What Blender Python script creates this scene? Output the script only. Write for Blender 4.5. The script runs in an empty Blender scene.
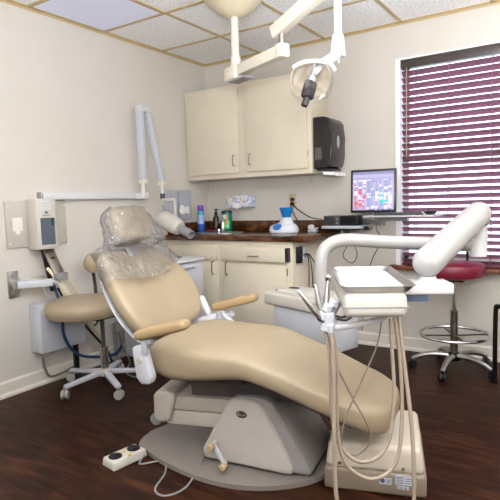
import bpy, bmesh, math, random
from mathutils import Vector, Matrix, noise
from math import sin, cos, pi, radians
random.seed(7)
S = bpy.context.scene
COL = S.collection

# ------------------------------------------------------------------ camera
FPX, YAW, PITCH, ROLL = 514.436, 0.584791, 0.0916275, -0.0299917
CP = Vector((3.01248, -3.87758, 1.15927))
FW = Vector((-sin(YAW)*cos(PITCH), cos(YAW)*cos(PITCH), -sin(PITCH)))
_r0 = Vector((cos(YAW), sin(YAW), 0)); _u0 = _r0.cross(FW)
RT = _r0*cos(ROLL) + _u0*sin(ROLL)
UP = -_r0*sin(ROLL) + _u0*cos(ROLL)
cd = bpy.data.cameras.new('camera'); co = bpy.data.objects.new('camera', cd); COL.objects.link(co)
cd.sensor_width = 36; cd.lens = FPX/500*36; cd.clip_start = 0.05
M = Matrix((RT, UP, -FW)).transposed().to_4x4(); M.translation = CP
co.matrix_world = M
S.camera = co
# helpers that turn measured picture points into room coordinates
def PX(x, y, ax, v):
    d = FW*FPX + RT*(x-250) - UP*(y-250)
    return CP + d*((v-CP[ax])/d[ax])
def PD(x, y, dep):
    d = FW*FPX + RT*(x-250) - UP*(y-250)
    return CP + d*(dep/FPX)

# ------------------------------------------------------------------ light
S.view_settings.view_transform = 'Standard'; S.view_settings.look = 'None'
S.view_settings.gamma = 1; S.view_settings.use_curve_mapping = False
S.view_settings.exposure = -0.14
w = bpy.data.worlds.new('world'); S.world = w; w.use_nodes = True
bg = w.node_tree.nodes['Background']; bg.inputs[0].default_value = (0.80, 0.88, 1.0, 1); bg.inputs[1].default_value = 4.0
def area(name, loc, rot, sx, sy, power, color=(1, .96, .9)):
    l = bpy.data.lights.new(name, 'AREA'); l.shape = 'RECTANGLE'; l.size = sx; l.size_y = sy
    l.energy = power; l.color = color
    o = bpy.data.objects.new(name, l); COL.objects.link(o); o.location = loc; o.rotation_euler = rot
    return o
area('ceiling_fill', (1.6, -2.75, 2.40), (0, 0, 0), 1.15, 0.55, 6, (1, .98, .97))  # added overhead fill for the room, no fixture there
area('ceiling_fill', (1.25, -4.05, 2.40), (0, 0, 0), 1.15, 0.55, 8, (1, .98, .97))  # second added overhead fill, also without a fixture
area('uplight_fill', (2.95, -3.95, 1.45), (radians(180-26), 0, radians(33)), 0.6, 0.6, 135, (.94, .97, 1))  # added uplight by the camera to brighten the ceiling
area('uplight_fill', (3.3, -2.3, 1.75), (radians(180), 0, 0), 0.5, 0.5, 60, (.94, .97, 1))  # added uplight right of the view, lifts the near ceiling
area('uplight_fill', (3.25, -1.15, 1.3), (radians(180), radians(14), 0), 0.5, 0.5, 24, (.94, .97, 1))  # added uplight out of view, lifts the ceiling towards the window
area('front_fill', (3.25, -4.2, 1.9), (radians(74), 0, radians(36)), 0.6, 0.6, 5, (.95, .97, 1))  # weak fill added behind the camera to light the front

# ------------------------------------------------------------------ materials
def lin(c):
    c = c/255
    return c/12.92 if c <= .04045 else ((c+.055)/1.055)**2.4
def rgb(r, g, b): return (lin(r), lin(g), lin(b), 1)
MATS = {}
def mat(name, col, rough=.5, metal=0, var=0.03, scale=8, bump=0, bscale=60, emit=0, trans=0, coat=0, spec=.5, sheen=0):
    if name in MATS: return MATS[name]
    m = bpy.data.materials.new(name); m.use_nodes = True; nt = m.node_tree; n = nt.nodes; b = n['Principled BSDF']
    c = rgb(*col)
    b.inputs['Roughness'].default_value = rough; b.inputs['Metallic'].default_value = metal
    b.inputs['Coat Weight'].default_value = coat; b.inputs['Specular IOR Level'].default_value = spec
    tc = n.new('ShaderNodeTexCoord')
    if var > 0:
        nz = n.new('ShaderNodeTexNoise'); nz.inputs['Scale'].default_value = scale; nz.inputs['Detail'].default_value = 4
        rp = n.new('ShaderNodeValToRGB')
        rp.color_ramp.elements[0].position = .3; rp.color_ramp.elements[1].position = .7
        rp.color_ramp.elements[0].color = tuple(x*(1-var) for x in c[:3])+(1,)
        rp.color_ramp.elements[1].color = tuple(min(1, x*(1+var)) for x in c[:3])+(1,)
        nt.links.new(tc.outputs['Object'], nz.inputs['Vector']); nt.links.new(nz.outputs[0], rp.inputs[0])
        nt.links.new(rp.outputs[0], b.inputs['Base Color'])
    else: b.inputs['Base Color'].default_value = c
    if bump > 0:
        nb = n.new('ShaderNodeTexNoise'); nb.inputs['Scale'].default_value = bscale; nb.inputs['Detail'].default_value = 3
        bp = n.new('ShaderNodeBump'); bp.inputs['Strength'].default_value = bump; bp.inputs['Distance'].default_value = .01
        nt.links.new(tc.outputs['Object'], nb.inputs['Vector']); nt.links.new(nb.outputs[0], bp.inputs['Height'])
        nt.links.new(bp.outputs[0], b.inputs['Normal'])
    if emit > 0:
        b.inputs['Emission Color'].default_value = c; b.inputs['Emission Strength'].default_value = emit
    if trans > 0: b.inputs['Transmission Weight'].default_value = trans
    MATS[name] = m
    return m
wallm = mat('wall_paint', (205, 199, 191), .75, bump=.12, bscale=90, var=.02, scale=3)
basem = mat('baseboard_paint', (218, 212, 201), .45, var=.03)
white = mat('white_enamel', (204, 203, 204), .35, var=.02)
bwhite = mat('bluish_white_plastic', (192, 194, 202), .4, var=.02)
cream = mat('cream_plastic', (196, 191, 182), .38, var=.02)
ivory = mat('ivory_metal', (214, 207, 192), .35, var=.02)
cabm = mat('cabinet_paint', (216, 206, 186), .5, var=.03, scale=5, bump=.03, bscale=30)
cabin = mat('cabinet_gap_dark', (60, 45, 35), .8)
tan = mat('tan_vinyl', (162, 146, 121), .42, var=.04, scale=6, bump=.06, bscale=250)
shell = mat('grey_shell', (186, 178, 168), .4, var=.03)
band = mat('taupe_band', (140, 126, 110), .5, var=.03)
platem = mat('grey_base_plate', (132, 124, 118), .38, var=.04, bump=.04, bscale=120)
chrome = mat('chrome', (205, 205, 208), .18, 1, var=.02)
steel = mat('brushed_steel', (188, 186, 184), .33, 1, var=.05, scale=30)
nickel = mat('satin_nickel', (150, 142, 132), .3, 1, var=.02)
black = mat('black_plastic', (22, 20, 22), .35, var=.05)
blackm = mat('black_metal', (20, 18, 20), .3, .3, var=.05)
dkgrey = mat('dark_grey_plastic', (70, 70, 74), .4, var=.05)
greyp = mat('grey_plastic', (138, 138, 140), .4, var=.03)
hosem = mat('taupe_hose', (158, 143, 126), .45, var=.04)
hosed = mat('grey_hose', (120, 110, 98), .45, var=.04)
hosec = mat('cream_hose', (218, 204, 176), .45, var=.04)
blueh = mat('blue_hose', (28, 60, 100), .45, var=.04)
burg = mat('burgundy_vinyl', (112, 16, 44), .35, var=.06)
bluep = mat('blue_plastic', (24, 96, 176), .3, var=.03)
paper = mat('white_paper', (236, 236, 238), .7, var=.01)
tilebar = mat('tan_ceiling_bar', (190, 168, 128), .55, var=.06)
sillm = mat('brown_sill_wood', (112, 62, 34), .45, var=.2, scale=12)
dkgap = mat('dark_window_glass_panel', (84, 94, 104), .2, var=.04)

def emitm(name, col, st):
    m = bpy.data.materials.new(name); m.use_nodes = True; b = m.node_tree.nodes['Principled BSDF']
    b.inputs['Base Color'].default_value = rgb(*col); b.inputs['Emission Color'].default_value = rgb(*col)
    b.inputs['Emission Strength'].default_value = st; b.inputs['Roughness'].default_value = .5
    return m
diffm = emitm('light_diffuser', (200, 202, 222), .3)

def wood_mat(name, c0, c1, c2, scale, stretch, rough, planks=None, coat=0):
    m = bpy.data.materials.new(name); m.use_nodes = True; nt = m.node_tree; n = nt.nodes; b = n['Principled BSDF']; L = nt.links.new
    tc = n.new('ShaderNodeTexCoord'); mp = n.new('ShaderNodeMapping'); mp.inputs['Scale'].default_value = stretch
    L(tc.outputs['Object'], mp.inputs['Vector'])
    nz = n.new('ShaderNodeTexNoise'); nz.inputs['Scale'].default_value = scale; nz.inputs['Detail'].default_value = 8; nz.inputs['Distortion'].default_value = .6
    vec = mp.outputs[0]
    if planks:
        br = n.new('ShaderNodeTexBrick'); br.inputs['Scale'].default_value = 1; br.inputs['Brick Width'].default_value = planks[0]
        br.inputs['Row Height'].default_value = planks[1]; br.inputs['Mortar Size'].default_value = .0015
        br.inputs['Color1'].default_value = (0, 0, 0, 1); br.inputs['Color2'].default_value = (1, 1, 1, 1); br.inputs['Mortar'].default_value = (.5, .5, .5, 1)
        L(tc.outputs['Object'], br.inputs['Vector'])
        ad = n.new('ShaderNodeVectorMath'); ad.operation = 'MULTIPLY_ADD'
        L(br.outputs['Color'], ad.inputs[0]); ad.inputs[1].default_value = (9, 7, 5); L(vec, ad.inputs[2]); vec = ad.outputs[0]
    L(vec, nz.inputs['Vector'])
    rp = n.new('ShaderNodeValToRGB'); e = rp.color_ramp.elements
    e[0].position = .3; e[0].color = rgb(*c0); e[1].position = .72; e[1].color = rgb(*c2)
    k = e.new(.5); k.color = rgb(*c1)
    L(nz.outputs[0], rp.inputs[0]); out = rp.outputs[0]
    if planks:
        mx = n.new('ShaderNodeMixRGB'); mx.blend_type = 'MULTIPLY'; mx.inputs[0].default_value = .8
        f = n.new('ShaderNodeMapRange'); f.inputs[3].default_value = 1; f.inputs[4].default_value = .45
        L(br.outputs['Fac'], f.inputs[0]); L(out, mx.inputs[1]); L(f.outputs[0], mx.inputs[2]); out = mx.outputs[0]
    L(out, b.inputs['Base Color'])
    b.inputs['Roughness'].default_value = rough; b.inputs['Coat Weight'].default_value = coat
    bp = n.new('ShaderNodeBump'); bp.inputs['Strength'].default_value = .12; bp.inputs['Distance'].default_value = .004
    L(nz.outputs[0], bp.inputs['Height']); L(bp.outputs[0], b.inputs['Normal'])
    return m
floorm = wood_mat('dark_plank_floor', (27, 12, 6), (44, 23, 13), (74, 42, 24), 3.0, (1.6, 9, 1), .42, (1.2, .13))
floorm.node_tree.nodes['Principled BSDF'].inputs['Specular IOR Level'].default_value = .14
laminate = wood_mat('brown_marbled_laminate', (40, 20, 10), (76, 42, 21), (126, 80, 40), 9, (1, 2.2, 2.2), .2)

def tile_mat():
    m = bpy.data.materials.new('ceiling_tile'); m.use_nodes = True; nt = m.node_tree; n = nt.nodes; b = n['Principled BSDF']; L = nt.links.new
    tc = n.new('ShaderNodeTexCoord')
    nz = n.new('ShaderNodeTexNoise'); nz.inputs['Scale'].default_value = 75; nz.inputs['Detail'].default_value = 4
    L(tc.outputs['Object'], nz.inputs['Vector'])
    rp = n.new('ShaderNodeValToRGB'); e = rp.color_ramp.elements
    e[0].position = .36; e[0].color = rgb(212, 210, 210); e[1].position = .47; e[1].color = rgb(250, 250, 251)
    L(nz.outputs[0], rp.inputs[0]); L(rp.outputs[0], b.inputs['Base Color']); b.inputs['Roughness'].default_value = .9
    bp = n.new('ShaderNodeBump'); bp.inputs['Strength'].default_value = .5; bp.inputs['Distance'].default_value = .006
    L(nz.outputs[0], bp.inputs['Height']); L(bp.outputs[0], b.inputs['Normal'])
    return m
tilem = tile_mat()

def film_mat():
    m = bpy.data.materials.new('clear_plastic_film'); m.use_nodes = True; nt = m.node_tree; n = nt.nodes; L = nt.links.new
    out = n['Material Output']; n.remove(n['Principled BSDF'])
    tr = n.new('ShaderNodeBsdfTransparent'); tr.inputs[0].default_value = (.98, .98, .99, 1)
    gl = n.new('ShaderNodeBsdfGlossy'); gl.inputs['Roughness'].default_value = .1
    df = n.new('ShaderNodeBsdfDiffuse'); df.inputs[0].default_value = (.85, .86, .9, 1)
    tc = n.new('ShaderNodeTexCoord'); nz = n.new('ShaderNodeTexNoise'); nz.inputs['Scale'].default_value = 12; nz.inputs['Detail'].default_value = 4; nz.inputs['Distortion'].default_value = 2.2
    L(tc.outputs['Object'], nz.inputs['Vector'])
    bp = n.new('ShaderNodeBump'); bp.inputs['Strength'].default_value = 1; bp.inputs['Distance'].default_value = .03
    L(nz.outputs[0], bp.inputs['Height']); L(bp.outputs[0], gl.inputs['Normal'])
    fr = n.new('ShaderNodeLayerWeight'); fr.inputs[0].default_value = .35; L(bp.outputs[0], fr.inputs['Normal'])
    m0 = n.new('ShaderNodeMixShader'); m0.inputs[0].default_value = .16; L(gl.outputs[0], m0.inputs[1]); L(df.outputs[0], m0.inputs[2])
    mr = n.new('ShaderNodeMapRange'); mr.inputs[3].default_value = .13; mr.inputs[4].default_value = .85
    L(fr.outputs['Fresnel'], mr.inputs[0])
    mx = n.new('ShaderNodeMixShader'); L(mr.outputs[0], mx.inputs[0]); L(tr.outputs[0], mx.inputs[1]); L(m0.outputs[0], mx.inputs[2])
    L(mx.outputs[0], out.inputs[0])
    return m
film = film_mat()
def clear_mat(name, col, a):
    m = bpy.data.materials.new(name); m.use_nodes = True; nt = m.node_tree; n = nt.nodes; L = nt.links.new
    out = n['Material Output']; n.remove(n['Principled BSDF'])
    tr = n.new('ShaderNodeBsdfTransparent'); tr.inputs[0].default_value = rgb(*col)
    gl = n.new('ShaderNodeBsdfGlossy'); gl.inputs['Roughness'].default_value = .05
    mx = n.new('ShaderNodeMixShader'); mx.inputs[0].default_value = a
    L(tr.outputs[0], mx.inputs[1]); L(gl.outputs[0], mx.inputs[2]); L(mx.outputs[0], out.inputs[0])
    return m
glass = clear_mat('window_glass', (250, 252, 253), .05)
acryl = clear_mat('clear_acrylic', (252, 252, 254), .04)
shield = clear_mat('clear_light_shield', (252, 252, 254), .12)

def slat_mat():
    m = bpy.data.materials.new('plum_blind_slat'); m.use_nodes = True; nt = m.node_tree; n = nt.nodes; b = n['Principled BSDF']; L = nt.links.new
    b.inputs['Base Color'].default_value = rgb(144, 104, 120); b.inputs['Roughness'].default_value = .4
    tl = n.new('ShaderNodeBsdfTranslucent'); tl.inputs[0].default_value = rgb(192, 154, 170)
    mx = n.new('ShaderNodeMixShader'); mx.inputs[0].default_value = .6
    L(b.outputs[0], mx.inputs[1]); L(tl.outputs[0], mx.inputs[2]); L(mx.outputs[0], n['Material Output'].inputs[0])
    return m
slatm = slat_mat()

# ------------------------------------------------------------------ mesh builder
def SC_(q, kx, kz): return Matrix.Translation(q) @ Matrix.Diagonal((kx, kx, kz, 1)) @ Matrix.Translation(-q)
def V(*a): return Vector(a[0]) if len(a) == 1 else Vector(a)
def frame(z):
    z = V(z).normalized(); a = Vector((0, 0, 1)) if abs(z.z) < .9 else Vector((1, 0, 0))
    x = a.cross(z).normalized(); return x, z.cross(x), z
def smooth_path(pts, k=6, closed=False):
    P = [V(p) for p in pts]; n = len(P); out = []
    if n == 2: return P
    for i in range(n if closed else n-1):
        if closed: a, b, c, d = P[(i-1) % n], P[i], P[(i+1) % n], P[(i+2) % n]
        else: a, b, c, d = P[max(i-1, 0)], P[i], P[i+1], P[min(i+2, n-1)]
        for j in range(k):
            t = j/k
            out.append(.5*((2*b)+(c-a)*t+(2*a-5*b+4*c-d)*t*t+(3*b-a-3*c+d)*t**3))
    if not closed: out.append(P[-1])
    return out
class MB:
    def __init__(s, T=None): s.bm = bmesh.new(); s.T = T

    def _end(s, vs, T=None):
        if T is not None: bmesh.ops.transform(s.bm, matrix=T, verts=vs)
        return s
    def box(s, c, size, bevel=0, seg=2, rot=None, taper=None):
        g = bmesh.ops.create_cube(s.bm, size=1); vs = g['verts']
        for v in vs:
            k = 1
            if taper and v.co.z > 0: v.co.x *= taper[0]; v.co.y *= taper[1]
            v.co = Vector((v.co.x*size[0], v.co.y*size[1], v.co.z*size[2]))
        if bevel > 0:
            es = list({e for v in vs for e in v.link_edges})
            r = bmesh.ops.bevel(s.bm, geom=es, offset=bevel, segments=seg, profile=.5, affect='EDGES', clamp_overlap=True)
            vs = list({v for f in r['faces'] for v in f.verts} | {v for v in vs if v.is_valid})
        T = Matrix.Translation(V(c))
        if rot is not None: T = T @ (rot if isinstance(rot, Matrix) else Matrix.Rotation(rot, 4, 'Z'))
        return s._end(vs, T)
    def bb(s, a, b, **k):   # box from two corners
        a = V(a); b = V(b); return s.box((a+b)/2, [abs(x) for x in (b-a)], **k)
    def ring_loft(s, rings, cap=True, closed=False):
        R = [[s.bm.verts.new(p) for p in r] for r in rings]; n = len(R[0])
        for i in range(len(R) if closed else len(R)-1):
            A = R[i]; B = R[(i+1) % len(R)]
            for j in range(n): s.bm.faces.new((A[j], A[(j+1) % n], B[(j+1) % n], B[j]))
        if cap and not closed: s.bm.faces.new(R[0][::-1]); s.bm.faces.new(R[-1])
        return s
    def cyl(s, a, b, r, r2=None, n=20, cap=True):
        a = V(a); b = V(b); x, y, z = frame(b-a); r2 = r if r2 is None else r2
        return s.ring_loft([[p+x*(q*cos(2*pi*i/n))+y*(q*sin(2*pi*i/n)) for i in range(n)] for p, q in ((a, r), (b, r2))], cap)
    def tube(s, pts, r, n=10, k=6, closed=False, flat=None, smooth=True):
        P = smooth_path(pts, k, closed) if smooth else [V(p) for p in pts]
        m = len(P); rings = []
        rad = (lambda i: r) if not callable(r) else (lambda i: r(i/(m-1)))
        t0 = (P[1]-P[0]).normalized(); x, y, _ = frame(t0)
        for i in range(m):
            if closed: t = (P[(i+1) % m]-P[i-1]).normalized()
            else: t = (P[min(i+1, m-1)]-P[max(i-1, 0)]).normalized()
            x = (x-t*x.dot(t)).normalized(); y = t.cross(x); q = rad(i)
            rings.append([P[i]+x*(q*cos(2*pi*j/n))+y*(q*sin(2*pi*j/n)) for j in range(n)])
        return s.ring_loft(rings, True, closed)
    def bar(s, a, b, wd, ht, bevel=.004, up=(0, 0, 1), taper=None):
        a = V(a); b = V(b); z = (b-a).normalized(); u = V(up); x = u.cross(z)
        if x.length < 1e-4: x = Vector((1, 0, 0)).cross(z)
        x.normalize(); y = z.cross(x)
        R = Matrix((x, y, z)).transposed().to_4x4()
        return s.box((a+b)/2, (wd, ht, (b-a).length), bevel=bevel, rot=R, taper=taper)
    def lathe(s, prof, c=(0, 0, 0), n=28, axis=(0, 0, 1)):
        x, y, z = frame(axis); c = V(c)
        rings = [[c+z*h+x*(max(r, 1e-4)*cos(2*pi*i/n))+y*(max(r, 1e-4)*sin(2*pi*i/n)) for i in range(n)] for r, h in prof]
        return s.ring_loft(rings, True)
    def ell(s, c, r, n=20, rot=None):
        g = bmesh.ops.create_uvsphere(s.bm, u_segments=n, v_segments=n//2+2, radius=1)
        T = Matrix.Translation(V(c)) @ (rot or Matrix.Identity(4)) @ Matrix.Diagonal((r[0], r[1], r[2], 1))
        return s._end(g['verts'], T)
    def prism(s, poly, f, d0, d1, bevel=0, seg=3):   # poly 2-D, f(a,b,d)->3-D
        A = [s.bm.verts.new(f(a, b, d0)) for a, b in poly]; B = [s.bm.verts.new(f(a, b, d1)) for a, b in poly]; n = len(poly)
        fs = [s.bm.faces.new(A[::-1]), s.bm.faces.new(B)]
        for j in range(n): fs.append(s.bm.faces.new((A[j], A[(j+1) % n], B[(j+1) % n], B[j])))
        if bevel > 0:
            es = list({e for q in fs for e in q.edges})
            bmesh.ops.bevel(s.bm, geom=es, offset=bevel, segments=seg, profile=.5, affect='EDGES', clamp_overlap=True)
        return s
    def quad(s, a, b, c, d):
        s.bm.faces.new([s.bm.verts.new(V(p)) for p in (a, b, c, d)]); return s
    def build(s, name, m, parent=None, sharp=35, local=False, flat=False):
        me = bpy.data.meshes.new(name); bmesh.ops.recalc_face_normals(s.bm, faces=s.bm.faces)
        if s.T is not None: bmesh.ops.transform(s.bm, matrix=s.T, verts=s.bm.verts)
        o = bpy.data.objects.new(name, None) if False else None
        if parent is not None and not local:
            bmesh.ops.transform(s.bm, matrix=ROOTM[parent.name].inverted(), verts=s.bm.verts)
        loc = None
        if parent is None and not local:
            xs = [v.co for v in s.bm.verts]
            loc = Vector(((min(v.x for v in xs)+max(v.x for v in xs))/2, (min(v.y for v in xs)+max(v.y for v in xs))/2, min(v.z for v in xs)))
            bmesh.ops.translate(s.bm, vec=-loc, verts=s.bm.verts)
        s.bm.to_mesh(me); s.bm.free()
        if not flat:
            for p in me.polygons: p.use_smooth = True
            me.set_sharp_from_angle(angle=radians(sharp))
        me.materials.append(m)
        o = bpy.data.objects.new(name, me); COL.objects.link(o)
        if parent is not None: o.parent = parent; ROOTM[o.name] = ROOTM[parent.name]
        elif loc is not None: o.location = loc; ROOTM[o.name] = Matrix.Translation(loc)
        return o
ROOTM = {}
def tag(o, label=None, cat=None, group=None, kind=None):
    if label: o['label'] = label
    if cat: o['category'] = cat
    if group: o['group'] = group
    if kind: o['kind'] = kind
    return o
def thing(name, label, cat, loc=(0, 0, 0), rz=0, group=None):
    o = bpy.data.objects.new(name, None); COL.objects.link(o); o.empty_display_size = .1
    o.location = loc; o.rotation_euler = (0, 0, rz)
    ROOTM[o.name] = Matrix.Translation(V(loc)) @ Matrix.Rotation(rz, 4, 'Z')
    return tag(o, label, cat, group)
def struct(o, par=False):
    if not par: o['kind'] = 'structure'
    return o

# ================================================================== SETTING
RX, RY, H = 3.95, -4.75, 2.44
WX0, WX1, WZ0, WZ1 = 1.785, 2.78, .655, 2.18
struct(MB().bb((-.1, RY-.1, -.08), (RX+.1, .3, 0)).build('floor', floorm, local=True))
struct(MB().bb((-.1, RY-.1, H), (RX+.1, .12, H+.08)).build('ceiling', tilem, local=True))
struct(MB().bb((-.12, RY-.1, 0), (0, .12, H)).build('wall_left', wallm, local=True))
wb = MB(); T = .12
wb.bb((0, 0, 0), (WX0, T, H)); wb.bb((WX1, 0, 0), (RX+.1, T, H)); wb.bb((WX0, 0, 0), (WX1, T, WZ0)); wb.bb((WX0, 0, WZ1), (WX1, T, H))
struct(wb.build('wall_back', wallm, local=True))
struct(MB().bb((RX, RY-.1, 0), (RX+.1, 0, H)).build('wall_right', wallm, local=True))
struct(MB().bb((0, RY-.1, 0), (RX, RY, H)).build('wall_front', wallm, local=True))
def bboard(name, f, L):
    prof = [(0, 0), (.026, 0), (.026, .014), (.018, .024), (.014, .028), (.014, .088), (.007, .098), (0, .1)]
    m = MB(); m.prism(prof, f, *L); struct(m.build(name, basem, local=True, sharp=25))
bboard('baseboard_left', lambda a, b, d: V(a, d, b), (-4.7, 0))
bboard('baseboard_back', lambda a, b, d: V(d, -a, b), (1.26, 3.9))
# ceiling grid
g = MB(); z0 = H-.006
GX = [.61*k for k in range(1, 7)]; GY = [-.575-.615*k for k in range(0, 7)]
for x in GX: g.bb((x-.012, RY, z0), (x+.012, 0, H+.001))
for y in GY: g.bb((0, y-.012, z0-.0006), (RX, y+.012, H+.001))
struct(g.build('trim_1', tilebar, local=True))
g = MB(); g.bb((0, RY, H-.022), (.003, 0, H)); g.bb((0, RY, H-.006), (.022, 0, H)); g.bb((0, -.003, H-.022), (RX, 0, H)); g.bb((0, -.022, H-.006), (RX, 0, H))
struct(g.build('trim_2', tilebar, local=True))
# window
win = bpy.data.objects.new('window_1', None); COL.objects.link(win); win.location = (0, 0, 0); win['kind'] = 'structure'; ROOTM['window_1'] = Matrix.Identity(4)
m = MB(); fw = .034
m.bb((WX0, -.008, WZ0), (WX0+fw, .118, WZ1)); m.bb((WX1-fw, -.008, WZ0), (WX1, .118, WZ1)); m.bb((WX0+fw, -.008, WZ1-.012), (WX1-fw, .118, WZ1))
m.build('window_frame', mat('daylit_frame_white', (240, 240, 242), .4), win)  # white raised to stand in for daylight spilling onto the frame
m = MB()
sx0, sx1 = WX0+fw, WX1-fw; zm = 1.455
for (za, zb, ya) in ((WZ0+.02, zm+.02, .07), (zm-.02, WZ1-.012, .095)):
    m.bb((sx0, ya, za), (sx0+.04, ya+.022, zb)); m.bb((sx1-.04, ya, za), (sx1, ya+.022, zb))
    m.bb((sx0, ya, za), (sx1, ya+.022, za+.045)); m.bb((sx0, ya, zb-.045), (sx1, ya+.022, zb))
m.build('window_sash', white, win)
MB().bb((sx0, .083, WZ0), (sx1, .085, WZ1-.012)).build('window_pane', glass, win)
MB().bb((WX0-.04, -.075, WZ0-.028), (WX1+.04, .118, WZ0), bevel=.005).build('window_sill', sillm, win)

# window blind
bl = thing('window_blind', 'plum purple horizontal slat blind covering the window', 'blind', ((sx0+sx1)/2, .03, WZ0+.01))
MB().bb((sx0+.003, .004, WZ1-.075), (sx1-.003, .062, WZ1-.014), bevel=.003).build('headrail', mat('dark_brown_headrail', (66, 58, 54), .35, var=.1), bl)
m = MB(); zt, zb_ = WZ1-.108, WZ0+.03; NS = 30
tilt = radians(-38)
for i in range(NS):
    z = zt-(zt-zb_)*i/(NS-1)
    R = Matrix.Rotation(tilt, 4, 'X')
    m.box(((sx0+sx1)/2, .034, z), (sx1-sx0-.012, .05, .0028), rot=R)
m.build('slats', slatm, bl)
MB().bb((sx0+.006, .012, WZ0+.002), (sx1-.006, .056, WZ0+.018), bevel=.003).build('bottom_rail', mat('plum_rail', (96, 44, 66), .4), bl)
for x in (sx0+.10, sx0+.34, sx0+.62):
    m = MB(); m.cyl((x, .006, WZ0+.01), (x, .006, WZ1-.07), .0026, n=6); m.cyl((x, .062, WZ0+.01), (x, .062, WZ1-.07), .0026, n=6)
    m.build('ladder_cord', mat('plum_cord', (150, 96, 120), .7), bl)
m = MB(); m.cyl((sx0+.045, .002, 1.45), (sx0+.045, .002, WZ1-.07), .003, n=8); m.build('tilt_wand', mat('amber_wand', (180, 150, 110), .4), bl)

# ceiling light panel
cl = thing('ceiling_light', 'flat square fluorescent ceiling panel with smooth bluish diffuser above left wall', 'ceiling light', (.31, -1.497, H-.01))
MB().bb((.024, GY[2]+.014, H-.004), (.596, GY[1]-.014, H-.0015)).build('diffuser', diffm, cl)
m = MB()
for a, b in (((.022, GY[2]+.0125), (.028, GY[1]-.0125)), ((.590, GY[2]+.0125), (.597, GY[1]-.0125)), ((.022, GY[2]+.0125), (.597, GY[2]+.018)), ((.022, GY[1]-.018), (.597, GY[1]-.0125))): m.bb((a[0], a[1], H-.007), (b[0], b[1], H-.001))
m.build('frame', tilebar, cl)

# ================================================================== CABINETS
def handle(pa, pb, out, parent, r=.0045):
    pa = V(pa); pb = V(pb); o = V(out)
    m = MB(); d = (pb-pa).normalized()
    m.tube([pa, pa+o*.7+d*.002, pa+o+d*.012, pb+o-d*.012, pb+o*.7-d*.002, pb], r, n=8, k=4); return m.build('handle', nickel, parent)
UY = -.30
uc = thing('upper_cabinet', 'cream painted two-door wall cabinet hung high in the corner', 'cabinet', (.615, -.15, 1.37))
m = MB(); m.bb((.002, UY, 1.37), (1.235, -.002, 2.135), bevel=.002)
m.build('body', cabm, uc)
a = PX(187, 176, 1, UY-.02); b = PX(239, 172, 1, UY-.02); c_ = PX(246, 172, 1, UY-.02); d_ = PX(307, 168, 1, UY-.02)
for i, (xa, xb) in enumerate(((max(a.x, .03), b.x), (c_.x, d_.x))):
    dr = MB().bb((xa, UY-.02, 1.41), (xb, UY-.0005, 2.10), bevel=.004).build('door', cabm, uc)
    hx = xb-.045 if i == 0 else xa+.045
    handle((hx, UY-.02, 1.47), (hx, UY-.02, 1.555), (0, -.025, 0), dr)
    for hz in (1.50, 2.0):
        ex = xb+.004 if i else xa-.004
        m = MB(); m.cyl((ex, UY-.012, hz), (ex, UY-.012, hz+.045), .005, n=8); m.build('hinge', cabm if i == 0 else nickel, dr)

BY = -.60
bc = thing('base_cabinet', 'cream painted base cabinet with drawer and doors under the brown worktop', 'cabinet', (.61, -.3, 0))
m = MB(); m.bb((.002, BY, .1), (1.215, -.002, .868), bevel=.002); m.bb((.002, BY+.07, 0), (1.205, -.03, .1)); m.build('body', cabm, bc)
DY = BY-.018
def bx_(x): return PX(x, 290, 1, DY).x
x1, x2, x3, x4 = .03, bx_(217.5), bx_(223.5), bx_(288)
dz = [PX(255, 247, 1, DY).z, PX(255, 261.5, 1, DY).z]
f = MB().bb((x1, DY, dz[1]), (x2, BY+.001, dz[0]), bevel=.003).build('false_front', cabm, bc)
f = MB().bb((x3, DY-.02, dz[1]+.003), (x4, BY+.001, dz[0]+.003), bevel=.003).build('drawer', cabm, bc)
MB().bb((x4-.008, DY-.0205, dz[1]+.008), (x4+.016, BY-.0005, dz[0]-.002)).build('drawer_gap_shade', black, f)  # black strip standing in for the shaded gap beside the open drawer
hc = PX(253, 257, 1, DY-.02); handle((hc.x-.042, DY-.02, hc.z+.008), (hc.x+.042, DY-.02, hc.z+.008), (0, -.022, 0), f)
for i, (xa, xb) in enumerate(((x1, x2), (x3, x4-.012))):
    dr = MB().bb((xa, DY, .13), (xb, BY+.001, dz[1]-.018), bevel=.004).build('door', cabm, bc)
    hx = xb-.03 if i == 0 else xa+.045
    handle((hx, DY, .60), (hx, DY, .70), (0, -.026, 0), dr)
    if i == 1:
        for hz in (.2, .62): MB().cyl((xb+.006, DY+.006, hz), (xb+.006, DY+.006, hz+.05), .005, n=8).build('hinge', nickel, dr)
# worktop
wt = thing('worktop', 'glossy brown marbled laminate worktop with backsplash along the back wall', 'worktop', (.7, -.3, .868))
m = MB(); m.bb((.001, -.635, .868), (1.335, -.001, .908), bevel=.004); m.build('counter_slab', laminate, wt)
m = MB(); m.bb((.001, -.022, .9085), (1.335, -.001, 1.0), bevel=.003); m.bb((.001, -.6, .9085), (.02, -.0225, 1.0), bevel=.003); m.build('backsplash', laminate, wt)

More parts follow.
